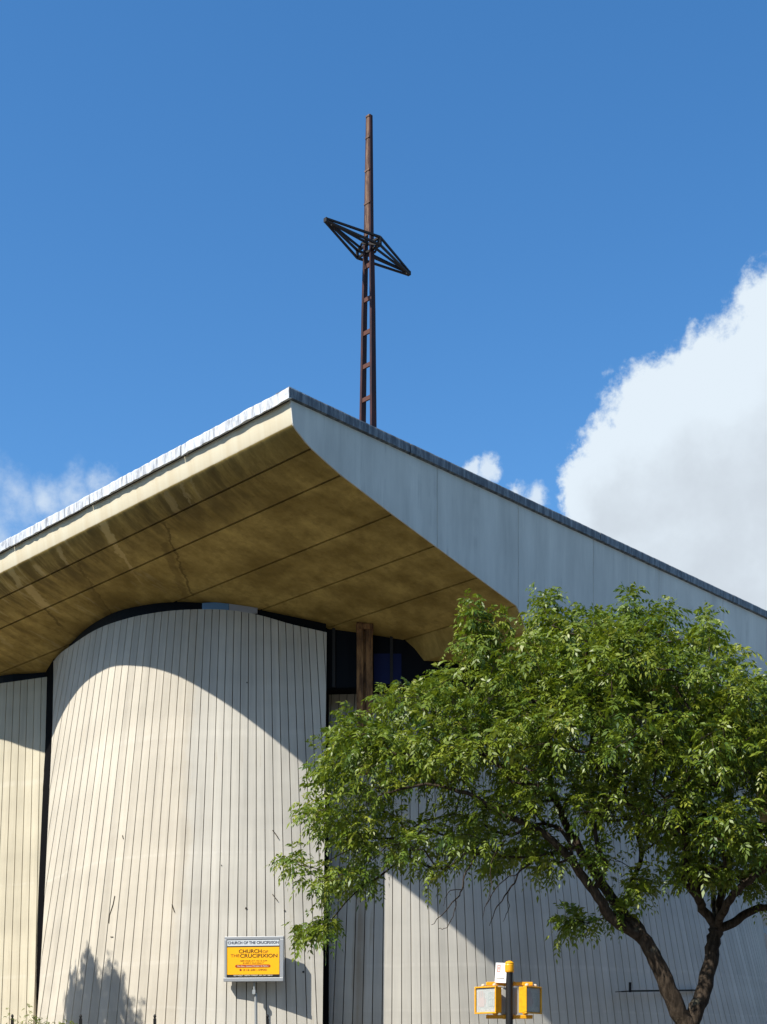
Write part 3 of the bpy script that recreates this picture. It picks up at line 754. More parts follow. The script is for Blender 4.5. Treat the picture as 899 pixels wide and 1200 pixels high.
text('lettering', 'SERVICE AT 10:15 AM', 430, 398, 362, 20, M_inkred, sign)
text('lettering', 'EVERY SUNDAY', 428, 428, 280, 18, M_inkred, sign)
bm = bmesh.new(); N = 10
pts = []
for k in range(N + 1):
    a = -math.pi / 2 + math.pi * k / N; pts.append((640 + 20 * math.cos(a), 469 - 20 * math.sin(a)))
for k in range(N + 1):
    a = math.pi / 2 + math.pi * k / N; pts.append((200 + 20 * math.cos(a), 469 - 20 * math.sin(a)))
f0 = [bm.verts.new((fx(a), -0.0245, fz(b))) for a, b in pts]; f1 = [bm.verts.new((fx(a), -0.0215, fz(b))) for a, b in pts]
bm.faces.new(f0)
for i in range(len(pts)): bm.faces.new((f0[i], f0[(i + 1) % len(pts)], f1[(i + 1) % len(pts)], f1[i]))
bm_obj('banner', bm, mat('dark red banner', (0.36, 0.05, 0.008), 0.5), sign)
text('lettering', 'The Rev. Canon Minister & Pastor', 420, 469, 430, 19, M_cream, sign, y=-0.0265)
text('lettering', '212-281-0900', 448, 519, 320, 26, M_inkred, sign)
bm = bmesh.new(); add_lathe(bm, [(0.026, 0), (0.026, 0.004)], 14, Matrix.Translation((fx(253), -0.0215, fz(519))) @ Matrix.Rotation(R_(90), 4, 'X'))
bm_obj('phone_badge', bm, mat('red badge', (0.30, 0.05, 0.01), 0.5), sign)
text('lettering', '459 WEST 149TH STREET, NY, NY 10031', 420, 597, 530, 20, M_cream, sign)
bm = bmesh.new()
px_ = fx(430)
add_tube(bm, [(px_, 0.05, ZB - 0.02), (px_, 0.05, ZB - 0.30)], 0.022, 10)
add_tube(bm, [(px_ + 0.03, 0.07, ZB - 0.28), (px_ + 0.045, 0.075, 0.0)], 0.035, 10)
add_box(bm, (px_ - 0.035, 0.0, ZB - 0.30), (px_ + 0.035, 0.10, ZB - 0.20))
bm_obj('post', bm, mat('galvanised pipe', (0.36, 0.38, 0.38), 0.5, 0.4), sign)

# ------------------------------------------------------------------ pedestrian signal
M_yel = mat('yellow enamel', (0.80, 0.42, 0.01), 0.4, 0, 0.5)
t = NT(M_yel); a = t.noise(t.coord(), 14, 6, 0.7); t.color(t.mix(t.ramp(a, 0.4, 0.75), (0.82, 0.39, 0.008), (0.62, 0.28, 0.012)))
M_pole = mat('black paint', (0.012, 0.012, 0.013), 0.45, 0, 0.5)
t = NT(M_pole); a = t.noise(t.mapping(t.coord(), (1, 1, 0.4)), 22, 5, 0.7)
t.color(t.mix(t.ramp(a, 0.66, 0.70), (0.010, 0.010, 0.011), (0.42, 0.42, 0.42)))
M_lens = mat('grey signal lens', (0.42, 0.44, 0.43), 0.35, 0, 0.5)
t = NT(M_lens); a = t.noise(t.coord(), 60, 3); t.color(t.mix(t.ramp(a, 0.35, 0.65), (0.36, 0.38, 0.37), (0.48, 0.50, 0.48)))
M_grey = mat('grey casting', (0.40, 0.40, 0.38), 0.5, 0.2)
YS = 20.0
sg = at(597.5, 1240, YS); sg.z = 0
signal = thing('pedestrian_signal', 'yellow twin pedestrian signal on a black pole in front of the church', 'traffic light', sg)
zp = lambda y: EYE + (HOR - y) * YS / FPX
bm = bmesh.new(); add_lathe(bm, [(0.17, 0.0), (0.17, 0.10), (0.12, 0.35), (0.058, 0.42), (0.055, zp(1139))], 20); bm_obj('pole', bm, M_pole, signal, 0, False)
bm = bmesh.new(); add_lathe(bm, [(0.066, zp(1139.5)), (0.072, zp(1138)), (0.072, zp(1131)), (0.066, zp(1130)), (0.070, zp(1129)), (0.05, zp(1127)), (0.015, zp(1126))], 20); bm_obj('pole_cap', bm, M_yel, signal)
bm = bmesh.new(); add_box(bm, (-0.12, 0.08, zp(1189)), (0.13, 0.2, zp(1157))); bm_obj('hub', bm, M_grey, signal, 0.02)
for nm_z in (1152.5, 1191.5):
    bm = bmesh.new(); zc = zp(nm_z)
    add_box(bm, (-0.34, 0.075, zc - 0.028), (-0.02, 0.135, zc + 0.028)); add_box(bm, (0.02, 0.072, zc - 0.03), (0.36, 0.132, zc + 0.026))
    add_box(bm, (-0.09, 0.062, zc - 0.034), (0.09, 0.15, zc + 0.034))
    sgn_ = 1 if nm_z < 1170 else -1
    for xx in (-0.20, 0.25): add_lathe(bm, [(0.035, 0), (0.045, 0.02), (0.045, 0.05), (0.02, 0.06)], 12, Matrix.Translation((xx, 0.1, zc - sgn_ * 0.03)) @ Matrix.Rotation(math.pi if sgn_ > 0 else 0, 4, 'X'))
    bm_obj('bracket', bm, M_yel, signal, 0.008)
def head(xc, ang):
    M = Matrix.Translation((xc, 0.06, zp(1172))) @ Matrix.Rotation(ang, 4, 'Z')
    bm = bmesh.new(); w, h, d = 0.218, 0.205, 0.055
    add_box(bm, (-w + 0.012, -d + 0.01, -h + 0.01), (w - 0.012, d, h - 0.01), M)
    for lo_, hi_ in (((-w, -d - 0.035, h - 0.022), (w, -d + 0.01, h)), ((-w, -d - 0.035, -h), (w, -d + 0.01, -h + 0.022)), ((-w, -d - 0.035, -h + 0.024), (-w + 0.024, -d + 0.01, h - 0.024)), ((w - 0.024, -d - 0.035, -h + 0.024), (w, -d + 0.01, h - 0.024))):
        add_box(bm, lo_, hi_, M)
    hs = bm_obj('housing', bm, M_yel, signal, 0.006)
    bm = bmesh.new(); add_box(bm, (-w + 0.026, -d - 0.012, -h + 0.024), (w - 0.026, -d + 0.006, h - 0.024), M)
    ln = bm_obj('lens', bm, M_lens, hs, 0.004)
    bm = bmesh.new()                                     # unlit hand and counter shapes behind the lens mesh
    for x0, x1, z0, z1 in ((-0.15, -0.03, -0.10, 0.04), (-0.15, -0.13, 0.04, 0.12), (-0.115, -0.095, 0.04, 0.14), (-0.08, -0.06, 0.04, 0.14), (-0.045, -0.03, 0.04, 0.11), (-0.02, 0.0, -0.06, 0.02)):
        add_box(bm, (x0, -d - 0.0145, z0), (x1, -d - 0.0125, z1), M)
    bm_obj('hand_symbol', bm, mat('faded pink lens', (0.46, 0.40, 0.38), 0.4), hs)
    bm = bmesh.new()
    for x0 in (0.05, 0.12):
        for a_, b_, c_, d_ in ((0, 0.05, 0.10, 0.112), (0, 0.05, 0.0, 0.012), (0, 0.05, -0.10, -0.088), (0, 0.012, -0.10, 0.11), (0.04, 0.052, -0.10, 0.11)):
            add_box(bm, (x0 + a_, -d - 0.0145, c_), (x0 + b_, -d - 0.0125, d_), M)
    bm_obj('countdown_digits', bm, mat('faded green lens', (0.38, 0.43, 0.41), 0.4), hs)
    mk = mat('pale cap', (0.62, 0.52, 0.40), 0.5)
    for xx in (-0.10, 0.13):
        bm = bmesh.new(); add_lathe(bm, [(0.022, 0), (0.03, 0.012), (0.028, 0.03), (0.012, 0.042)], 12, M @ Matrix.Translation((xx, -0.02, h))); bm_obj('bolt_knob', bm, mk, hs)
head(-0.30, R_(-47)); head(0.306, R_(51))
# small white notice clamped to the pole
bm = bmesh.new()
zt1, zt2 = zp(1128.5), zp(1152)
for a_, b_ in (((-0.185, zt1 - 0.03), (-0.03, zt1 + 0.01)),): pass
Mn = Matrix.Translation((-0.105, 0.012, (zt1 + zt2) / 2)) @ Matrix.Rotation(R_(-32), 4, 'Z') @ Matrix.Rotation(R_(4), 4, 'Y')
add_box(bm, (-0.115, -0.008, -0.15), (0.075, 0.008, 0.15), Mn); plate = bm_obj('notice_plate', bm, mat('white enamel', (0.80, 0.79, 0.77), 0.4), signal, 0.004)
bm = bmesh.new()
for x0, x1, z0, z1 in ((-0.085, -0.03, 0.105, 0.118), (-0.085, -0.03, 0.012, 0.025), (-0.085, -0.072, 0.027, 0.103), (-0.043, -0.03, 0.027, 0.103), (-0.066, -0.049, 0.05, 0.09)): add_box(bm, (x0, -0.0105, z0), (x1, -0.0085, z1), Mn)
bm_obj('red_mark', bm, mat('faded red print', (0.75, 0.30, 0.26), 0.5), plate)
bm = bmesh.new(); add_box(bm, (-0.09, -0.0105, -0.085), (0.045, -0.0085, -0.075), Mn); bm_obj('dark_line', bm, mat('grey print', (0.2, 0.2, 0.2), 0.5), plate)

# ------------------------------------------------------------------ iron fence in front of the curved wall
M_iron = mat('black iron', (0.012, 0.012, 0.012), 0.5, 0.3)
fa = thing('iron_fence', 'black iron fence with slim pointed pickets before the curved wall', 'fence', at(160, 1240, 29.4) - Vector((0, 0, EYE)))
f0_ = fa.location.copy()
FX = [(-150, 34.0), (15, 31.4), (95, 29.9), (182, 29.4), (314, 29.35)]
fpts = [at(x, 1240, Y) - Vector((0, 0, EYE)) for x, Y in FX]
def fz_(y, Y): return EYE + (HOR - y) * Y / FPX
ph_ = 2.45
for i, p in list(enumerate(fpts))[1:]:
    bm = bmesh.new(); h_ = fz_(1188.5, FX[i][1])
    q = p - f0_
    add_box(bm, (q.x - 0.03, q.y - 0.03, 0), (q.x + 0.03, q.y + 0.03, h_ - 0.10))
    add_lathe(bm, [(0.022, h_ - 0.10), (0.022, h_ - 0.08), (0.036, h_ - 0.05), (0.022, h_ - 0.015), (0.004, h_)], 10, Matrix.Translation((q.x, q.y, 0)))
    bm_obj('post', bm, M_iron, fa)
picket = None
for a, b in zip(fpts[1:], fpts[2:]):
    for z in (0.25, 2.05):
        bm = bmesh.new(); add_bar(bm, Vector((a.x, a.y, z)) - f0_, Vector((b.x, b.y, z)) - f0_, 0.03, 0.04); bm_obj('rail', bm, M_iron, fa)
    k_ = int((b - a).length / 0.17)
    for k in range(1, k_):
        p = a.lerp(b, k / k_) - f0_; hh = 2.33
        if picket is None:
            bm = bmesh.new(); add_box(bm, (-0.009, -0.009, 0.1), (0.009, 0.009, hh - 0.08)); add_lathe(bm, [(0.012, hh - 0.08), (0.018, hh - 0.06), (0.002, hh)], 6)
            picket = bm_obj('picket', bm, M_iron, fa); q_ = picket
        else: q_ = picket.copy(); COL.objects.link(q_); q_.parent = fa
        q_.location = (p.x, p.y, 0)

# iron bracket on the right wall
bk = thing('wall_bracket', 'black iron bracket bar fixed low on the right wall behind the tree', 'bracket', at(739, 1240, 33.9) - Vector((0, 0, EYE)))
bm = bmesh.new()
b0, b1, b2 = (at(722, 1162.5, 33.45) - bk.location, at(739, 1161.5, 33.6) - bk.location, at(818, 1160.5, 35.2) - bk.location)
add_bar(bm, b1, b2, 0.05, 0.045); add_bar(bm, b0, b1, 0.02, 0.02)
bm_obj('bar', bm, M_iron, bk)
bm = bmesh.new(); add_bar(bm, b1 - Vector((0, 0, 0.03)), b1 + Vector((0, 0, 0.22)), 0.06, 0.06)
for b_ in (b1, b1.lerp(b2, 0.95)):
    dd = (b_ + bk.location - RC); dd.z = 0; dd = -dd.normalized(); add_bar(bm, b_, b_ + dd * 1.1, 0.03, 0.03)
bm_obj('stub', bm, M_iron, bk)

# ------------------------------------------------------------------ pale building beyond the right wall
M_pale = ground_mat('white painted brick', (0.70, 0.69, 0.66), (0.80, 0.79, 0.76), 1.5)
M_brick = ground_mat('dark brick', (0.055, 0.045, 0.045), (0.08, 0.065, 0.06), 2)
M_win = mat('window glass', (0.02, 0.025, 0.03), 0.1)
pb = thing('rowhouse', 'white-walled rowhouse above a dark base beyond the church', 'house', at(960, 1240, 66) - Vector((0, 0, EYE)), R_(-20))
def zb(y): return EYE + (HOR - y) * 66 / FPX
bm = bmesh.new(); add_box(bm, (-3.4, 0, zb(1046)), (9, 9, 15.5)); bm_obj('wall', bm, M_pale, pb)
bm = bmesh.new(); add_box(bm, (-3.35, 0.02, 0), (8.95, 8.9, zb(1046) - 0.003)); bm_obj('base', bm, M_brick, pb)
bm = bmesh.new(); add_box(bm, (-3.6, -0.3, 15.503), (9.2, 9.2, 16.0)); bm_obj('cornice', bm, M_brick, pb, 0.05)
for xx in (0.2, 3.0, 5.8):
    for zz in (10.6, 13.2):
        bm = bmesh.new(); add_box(bm, (xx, -0.06, zz - .05), (xx + 1.1, -0.003, zz)); add_box(bm, (xx, -0.05, zz + 1.6), (xx + 1.1, -0.003, zz + 1.68)); add_box(bm, (xx, -0.05, zz + .003), (xx + .07, -0.003, zz + 1.597)); add_box(bm, (xx + 1.03, -0.05, zz + .003), (xx + 1.1, -0.003, zz + 1.597))
        w_ = bm_obj('window', bm, M_pale, pb)
        bm = bmesh.new(); add_box(bm, (xx + .072, -0.03, zz + .004), (xx + 1.028, -0.004, zz + 1.596)); bm_obj('pane', bm, M_win, w_)

# unseen brick blocks added across the two streets to shade them and close the low sky
M_bb = ground_mat('added block brown brick', (0.13, 0.075, 0.05), (0.18, 0.105, 0.075), 4)
M_stone = ground_mat('added block brownstone trim', (0.20, 0.15, 0.12), (0.26, 0.20, 0.16), 3)
def block(u0, u1, v0, v1, hgt, faces_, label):
    o = thing('unseen_apartment_block', label, 'building', uv(u0, v0), R_(45), 'unseen apartment blocks added across the streets')
    bm = bmesh.new(); add_box(bm, (0, 0, -0.14), (u1 - u0, v1 - v0, hgt)); bm_obj('wall', bm, M_bb, o)  # walls of the added unseen block
    bm = bmesh.new(); add_box(bm, (-0.4, -0.4, hgt + 0.003), (u1 - u0 + 0.4, v1 - v0 + 0.4, hgt + 0.7)); bm_obj('cornice', bm, M_stone, o, 0.08)
    for fc in faces_:
        L_ = (v1 - v0) if fc == 'u' else (u1 - u0)
        for k in range(int(L_ / 3.2)):
            for st in range(int(hgt / 3.4)):
                a_ = 1.2 + k * 3.2; z_ = 1.0 + st * 3.4
                bm = bmesh.new()
                if fc == 'u': add_box(bm, (u1 - u0 + 0.003, a_, z_), (u1 - u0 + 0.05, a_ + 1.1, z_ + 1.9)); sb = ((u1 - u0 + 0.003, a_ - .1, z_ - .15), (u1 - u0 + 0.15, a_ + 1.2, z_ - .003))
                else: add_box(bm, (a_, v1 - v0 + 0.003, z_), (a_ + 1.1, v1 - v0 + 0.05, z_ + 1.9)); sb = ((a_ - .1, v1 - v0 + 0.003, z_ - .15), (a_ + 1.2, v1 - v0 + 0.15, z_ - .003))
                w_ = bm_obj('window', bm, M_win, o); bm = bmesh.new(); add_box(bm, *sb); bm_obj('sill', bm, M_stone, w_)
block(-38, -24, -6, 16, 17, 'u', 'tall brown brick apartment block across the left street, unseen, added to close the low sky')
block(-38, -24, 16.5, 42, 15, 'u', 'lower long brick apartment block further up the left street, unseen, added to close the low sky')
block(-40, -24, -44, -25, 16, 'uv', 'corner brick apartment block diagonally opposite the church, unseen, added to close the low sky')
block(-7, 16, -40, -25, 14, 'v', 'brick apartment block across the right street, unseen, added to close the low sky')
block(16.5, 44, -40, -25, 12, 'v', 'long brick apartment block further up the right street, unseen, added to close the low sky')

# ------------------------------------------------------------------ trees
M_bark = mat('bark', (0.085, 0.062, 0.045), 0.95, 0, 0.15)
t = NT(M_bark); v = t.coord(); a = t.noise(t.mapping(v, (9, 9, 2.2)), 1.6, 8, 0.7); b = t.noise(v, 3.5, 5)
col = t.mix(t.ramp(a, 0.35, 0.65), (0.022, 0.016, 0.011), (0.075, 0.056, 0.04)); t.color(t.mix(t.ramp(b, 0.62, 0.72, 0, 0.6), col, (0.15, 0.14, 0.10)))
t.bump(a, 0.9, 0.03)
M_leaf = mat('leaf', (0.07, 0.12, 0.02), 0.44, 0, 0.45)
t = NT(M_leaf)
at_ = t.node('ShaderNodeAttribute', attribute_name='tone', attribute_type='GEOMETRY')
c1 = t.mix(t.ramp(at_.outputs['Fac'], 0.0, 0.55), (0.040, 0.092, 0.014), (0.155, 0.21, 0.014))
wn_ = t.noise(t.coord(), 0.9, 3, 0.6)
c1 = t.mix(t.ramp(wn_, 0.42, 0.62, 0, 0.35), c1, (0.055, 0.125, 0.02))
c1 = t.mix(t.ramp(at_.outputs['Fac'], 0.55, 1.0), c1, (0.25, 0.275, 0.03)); t.color(c1)
tr = t.node('ShaderNodeBsdfTranslucent'); trc = t.mix(0.5, c1, (0.26, 0.32, 0.01)); t.l.new(trc, tr.inputs['Color'])
mx = t.node('ShaderNodeMixShader'); mx.inputs[0].default_value = 0.30
t.l.new(t.b.outputs[0], mx.inputs[1]); t.l.new(tr.outputs[0], mx.inputs[2])
t.l.new(mx.outputs[0], t.n['Material Output'].inputs['Surface'])

def norm(a): return a / np.maximum(np.linalg.norm(a, axis=-1, keepdims=True), 1e-9)
class Tree:
    def __init__(s, rg): s.P, s.par, s.w, s.fix, s.rg = [], [], [], [], rg
    def add(s, p, par, r=None):
        s.P.append(np.array(p, float)); s.par.append(par); s.w.append(0.0); s.fix.append(r); return len(s.P) - 1
    def limb(s, pts, rads, par=-1, sub=4):
        """pts world points; smooth subdivided; returns node ids"""
        pts = [np.array(p, float) for p in pts]; ids = []
        if par >= 0: pts = [s.P[par]] + pts; rads = [rads[0]] + list(rads)
        for i in range(len(pts) - 1):
            p0, p1, p2, p3 = pts[max(i - 1, 0)], pts[i], pts[i + 1], pts[min(i + 2, len(pts) - 1)]
            for k in range(sub):
                q = k / sub
                if i == 0 and k == 0 and par >= 0: ids.append(par); continue
                c = 0.5 * ((2 * p1) + (p2 - p0) * q + (2 * p0 - 5 * p1 + 4 * p2 - p3) * q * q + (3 * p1 - p0 - 3 * p2 + p3) * q**3)
                c = c + s.rg.normal(0, 0.011, 3) * (1 if (i or k) else 0)
                ids.append(s.add(c, ids[-1] if ids else -1, rads[i] + (rads[i + 1] - rads[i]) * q))
        ids.append(s.add(pts[-1], ids[-1], rads[-1])); return ids
    def grow(s, tips, root):
        """attach every shoot tip to the nearest wood that lies inward of it"""
        root = np.array(root); tips = np.array(tips); ends = []
        order = np.argsort(np.linalg.norm(tips - root, axis=1))
        for i in order:
            t_ = tips[i]; A = np.array(s.P); d = np.linalg.norm(A - t_, axis=1)
            dr = np.linalg.norm(A - root, axis=1); pen = np.where(dr > np.linalg.norm(t_ - root) - 0.05, 3.0, 0.0)
            j = int(np.argmin(d + pen)); L = d[j]
            if L < 0.06: ends.append((j, t_ - s.P[s.par[j]] if s.par[j] >= 0 else t_ - root)); continue
            k = max(1, int(L / 0.28)); p0 = s.P[j]; pr = s.P[s.par[j]] if s.par[j] >= 0 else p0 - np.array([0, 0, 1.])
            dirp = norm(p0 - pr); last = j
            for q in range(1, k + 1):
                f = q / k; c = p0 + (t_ - p0) * f + dirp * L * 0.35 * f * (1 - f) + s.rg.normal(0, 0.025, 3) * (f < 1) + np.array([0, 0, 0.12 * L * f * (1 - f)])
                last = s.add(c, last)
            ends.append((last, s.P[last] - s.P[s.par[last]]))
        for e, _ in ends:
            j = e
            while j >= 0: s.w[j] += 1; j = s.par[j]
        return ends
    def mesh(s, name, m, parent, origin, k=0.0036, lim=9):
        n = len(s.P); rad = [s.fix[i] if s.fix[i] else min(0.05, k * max(1, s.w[i]) ** 0.48) for i in range(n)]
        ch = [[] for _ in range(n)]
        for i, p in enumerate(s.par):
            if p >= 0: ch[p].append(i)
        bm = bmesh.new(); o = Vector(origin)
        done = set()
        for i in range(n):
            p = s.par[i]
            if p >= 0 and s.main(p, ch) == i: continue
            chain = [p, i] if p >= 0 else [i]
            j = i
            while ch[j]: j = s.main(j, ch); chain.append(j)
            if len(chain) < 2: continue
            rr = [rad[q] for q in chain]
            if p >= 0: rr[0] = min(rr[0], rr[1] * 1.25)
            pts = [Vector(s.P[q]) - o for q in chain]
            add_tube(bm, pts, rr, 10 if max(rr) > 0.06 else (6 if max(rr) > 0.015 else 4))
        return bm_obj(name, bm, m, parent, 0, True)
    def main(s, i, ch): return max(ch[i], key=lambda c: (s.fix[c] or 0, s.w[c]))

def leaves(name, ends, P, m, parent, origin, rg, per=10, leaf_len=0.27, lets=9, size=0.088, shoot=0.42):
    E = np.array([P[e] for e, _ in ends]); D = norm(np.array([d for _, d in ends]))
    N = len(E); up = np.array([0, 0, 1.0])
    D = norm(D * 0.8 + rg.normal(0, 0.25, (N, 3)) + up * 0.25)
    tone_s = rg.beta(2.2, 2.2, N)
    # compound leaves along every shoot
    i = np.repeat(np.arange(N), per); f = np.tile(np.linspace(0.0, 1.0, per), N)
    Ls = shoot * rg.uniform(0.65, 1.3, N)[i]
    side = norm(np.cross(D[i], rg.normal(0, 1, (N * per, 3))))
    O = E[i] + D[i] * (Ls * (f - 0.35))[:, None] + up * (-0.25 * Ls * np.maximum(f - 0.3, 0) ** 2)[:, None]
    Rr = norm(side * 1.0 + D[i] * (0.25 + 0.6 * f)[:, None] + up * rg.normal(-0.32, 0.3, N * per)[:, None])
    ln = leaf_len * rg.uniform(0.6, 1.25, N * per)
    M_ = len(O)
    pl = norm(np.cross(Rr, up + rg.normal(0, 0.35, (M_, 3))))           # sideways in the leaf plane
    nn = np.cross(pl, Rr)
    tone = np.clip(tone_s[i] * 0.75 + rg.normal(0, 0.12, M_) + 0.22 * f * 0.6 + 0.06, 0, 1)
    j = np.repeat(np.arange(M_), lets); q = np.tile(np.arange(lets), M_)
    tt = np.where(q == lets - 1, 1.0, (q // 2 + 1) / (lets / 2 + 0.5)); sg_ = np.where(q == lets - 1, 0.0, np.where(q % 2 == 0, 1.0, -1.0))
    K = len(j)
    B = O[j] + Rr[j] * (ln[j] * (0.12 + 0.88 * tt))[:, None] - up * (0.38 * ln[j] * tt ** 2)[:, None]
    fw = norm(Rr[j] - up * (0.7 * tt)[:, None])
    dr = norm(pl[j] * sg_[:, None] * 0.85 + fw * 0.62 - up * rg.uniform(0.0, 0.55, K)[:, None] + rg.normal(0, 0.14, (K, 3)))
    sz = size * rg.uniform(0.65, 1.3, K) * rg.uniform(0.75, 1.25, M_)[j]
    wv = norm(np.cross(dr, nn[j] + rg.normal(0, 0.35, (K, 3)))) * (sz * 0.20)[:, None]
    v0 = B; v1 = B + dr * (sz * 0.42)[:, None] + wv; v2 = B + dr * sz[:, None] - up * (sz * 0.12)[:, None]; v3 = B + dr * (sz * 0.42)[:, None] - wv
    V = np.stack([v0, v1, v2, v3], 1).reshape(-1, 3) - np.array(origin)
    me = bpy.data.meshes.new(name)
    me.vertices.add(4 * K); me.vertices.foreach_set('co', V.ravel().astype(np.float32))
    me.loops.add(4 * K); me.loops.foreach_set('vertex_index', np.arange(4 * K, dtype=np.int32))
    me.polygons.add(K); me.polygons.foreach_set('loop_start', np.arange(0, 4 * K, 4, dtype=np.int32)); me.polygons.foreach_set('loop_total', np.full(K, 4, dtype=np.int32))
    at2 = me.attributes.new('tone', 'FLOAT', 'FACE'); at2.data.foreach_set('value', np.clip(tone[j] + rg.normal(0, 0.05, K), 0, 1).astype(np.float32))
    me.update(); me.validate(); me.materials.append(m)
    o = bpy.data.objects.new(name, me); COL.objects.link(o); o.parent = parent
    return o

YT = 21.0
T = lambda x, y, d=0.0: at(x, y, YT + d)
rg = np.random.default_rng(5)
tr_ = Tree(rg)
root = at(806, 1240, YT); root.z = -0.02
trunk = tr_.limb([root, T(806, 1290), T(806, 1225), T(807, 1204)], [0.2150, 0.1763, 0.1634, 0.1591])
LS = tr_.limb([T(793, 1178, -.05), T(776, 1140, -.1), T(762, 1112, -.12), T(745, 1084, -.1)], [0.1419, 0.1290, 0.1161, 0.1032], trunk[-1])
L1 = tr_.limb([T(724, 1060, 0), T(700, 1026, .1), T(682, 1000, .15), T(665, 968, .2), T(650, 935, .2), T(642, 900, .3), T(632, 850, .3), T(622, 790, .3), T(618, 750, .3)], [0.0817, 0.0757, 0.0688, 0.0602, 0.0516, 0.0430, 0.0327, 0.0215, 0.0129], LS[-1])
L2 = tr_.limb([T(722, 1079, -.3), T(701, 1052, -.45), T(680, 1022, -.5), T(655, 992, -.6), T(625, 968, -.7), T(590, 955, -.8), T(548, 930, -.9), T(500, 920, -.9), T(450, 930, -.8)], [0.0903, 0.0757, 0.0671, 0.0568, 0.0482, 0.0396, 0.0310, 0.0224, 0.0138], LS[-3])
L3 = tr_.limb([T(668, 985, -.4), T(640, 965, -.1), T(595, 978, .3), T(545, 956, .7), T(500, 962, .9), T(455, 985, .7), T(410, 996, .2), T(372, 1018, 0)], [0.0301, 0.0280, 0.0230, 0.0190, 0.0150, 0.0120, 0.0090, 0.0060], L2[14])
L4 = tr_.limb([T(610, 915, .8), T(570, 880, 1.0), T(520, 850, 1.0), T(470, 830, 0.8), T(430, 835, .6)], [0.0387, 0.0327, 0.0258, 0.0189, 0.0120], L1[20])
L5 = tr_.limb([T(740, 1035, .5), T(752, 1010, .8), T(748, 970, 1.0), T(745, 920, 1.2), T(750, 850, 1.2), T(755, 780, 1.0)], [0.0387, 0.0387, 0.0361, 0.0310, 0.0241, 0.0138], L1[3])
RS = tr_.limb([T(822, 1172, .1), T(831, 1135, .15), T(837, 1105, .2), T(840, 1086, .2)], [0.1290, 0.1161, 0.1118, 0.1118], trunk[-1])
R1 = tr_.limb([T(826, 1066, .1), T(814, 1040, -.2), T(806, 1005, -.3), T(800, 960, -.3), T(790, 900, -.2), T(782, 840, 0), T(775, 770, 0)], [0.0731, 0.0645, 0.0559, 0.0473, 0.0361, 0.0258, 0.0138], RS[-1])
R2 = tr_.limb([T(846, 1050, .5), T(855, 1010, .8), T(858, 960, 1.0), T(852, 900, 1.0), T(845, 830, .9), T(840, 765, .8)], [0.0645, 0.0585, 0.0499, 0.0387, 0.0258, 0.0138], RS[-1])
R3 = tr_.limb([T(853, 1060, -.3), T(868, 1040, -.6), T(890, 1023, -.8), T(915, 1005, -.9), T(945, 960, -.9), T(960, 890, -.8)], [0.0645, 0.0585, 0.0516, 0.0447, 0.0301, 0.0172], RS[-1])
R4 = tr_.limb([T(860, 1083, .2), T(880, 1068, .3), T(905, 1063, .3), T(940, 1045, .3), T(975, 1010, .3)], [0.0731, 0.0645, 0.0559, 0.0430, 0.0215], RS[-2])
R5 = tr_.limb([T(836, 1045, .9), T(836, 1000, 1.3), T(825, 940, 1.6), T(815, 860, 1.7)], [0.0430, 0.0396, 0.0310, 0.0172], RS[-1])
BLOBS = [(700, 770, 62, 2.0), (640, 752, 44, 1.6), (760, 765, 55, 2.0), (820, 775, 52, 2), (870, 815, 50, 2), (900, 870, 60, 2), (562, 748, 30, 1.0), (592, 782, 38, 1.5),
         (478, 818, 34, 1.2), (528, 808, 38, 1.4), (430, 860, 30, 1.0), (404, 842, 18, 0.6), (398, 890, 36, 1.2), (450, 890, 48, 1.6), (520, 870, 55, 1.8), (590, 850, 58, 2.0),
         (660, 840, 60, 2.2), (740, 850, 62, 2.3), (820, 870, 62, 2.3), (372, 945, 24, 0.8), (418, 955, 44, 1.2), (347, 1004, 16, 0.6), (385, 1030, 24, 0.8), (368, 1078, 9, 0.4), (388, 1072, 12, 0.4),
         (428, 1015, 30, 0.9), (480, 980, 38, 1.2), (550, 960, 46, 1.4), (515, 1010, 20, 0.8), (620, 925, 46, 1.6), (700, 925, 50, 1.8), (780, 945, 52, 1.9), (850, 955, 52, 1.9), (890, 985, 36, 1.6),
         (642, 985, 18, 0.8), (704, 1000, 24, 1.2), (755, 1025, 22, 0.9), (812, 1002, 30, 1.2), (690, 1074, 12, 0.3), (672, 1072, 9, 0.3), (730, 1062, 15, 0.6), (590, 1000, 18, 0.8),
         (640, 702, 10, 0.4), (650, 720, 16, 0.6), (735, 706, 10, 0.4), (730, 722, 16, 0.6), (558, 714, 8, 0.3), (690, 722, 12, 0.5), (780, 716, 14, 0.5), (825, 726, 18, 0.6), (580, 730, 10, 0.4),
         (884, 1030, 20, 0.7), (858, 1012, 24, 0.9), (800, 1022, 20, 0.7), (746, 1036, 20, 0.7), (905, 1010, 26, 1.0), (832, 1018, 19, 0.7), (650, 1005, 22, 0.8), (622, 985, 26, 1.0), (950, 850, 65, 2), (950, 950, 55, 2), (955, 790, 40, 1.5)]
tips = []
for x, y, r, d in BLOBS:
    r = max(4, r - 11); y += 6
    k = int(5 + r * r * 0.028 * (0.55 + 0.25 * d))
    for _ in range(k):
        a = rg.uniform(0, 2 * math.pi); q = math.sqrt(rg.uniform(0, 1)); w = math.sqrt(max(0.05, 1 - q * q * 0.8))
        dd = rg.uniform(-1, 1) * d * w
        yy = y + r * q * math.sin(a)
        tips.append(T(x + r * q * math.cos(a), yy, dd))
ends = tr_.grow(tips, T(770, 1110))
tree = thing('street_tree', 'broad leafy green street tree with a forked trunk before the church', 'tree', (root.x, root.y, 0))
tr_.mesh('trunk', M_bark, tree, (root.x, root.y, 0))
cr = leaves('crown', ends, tr_.P, M_leaf, tree, (root.x, root.y, 0), rg)
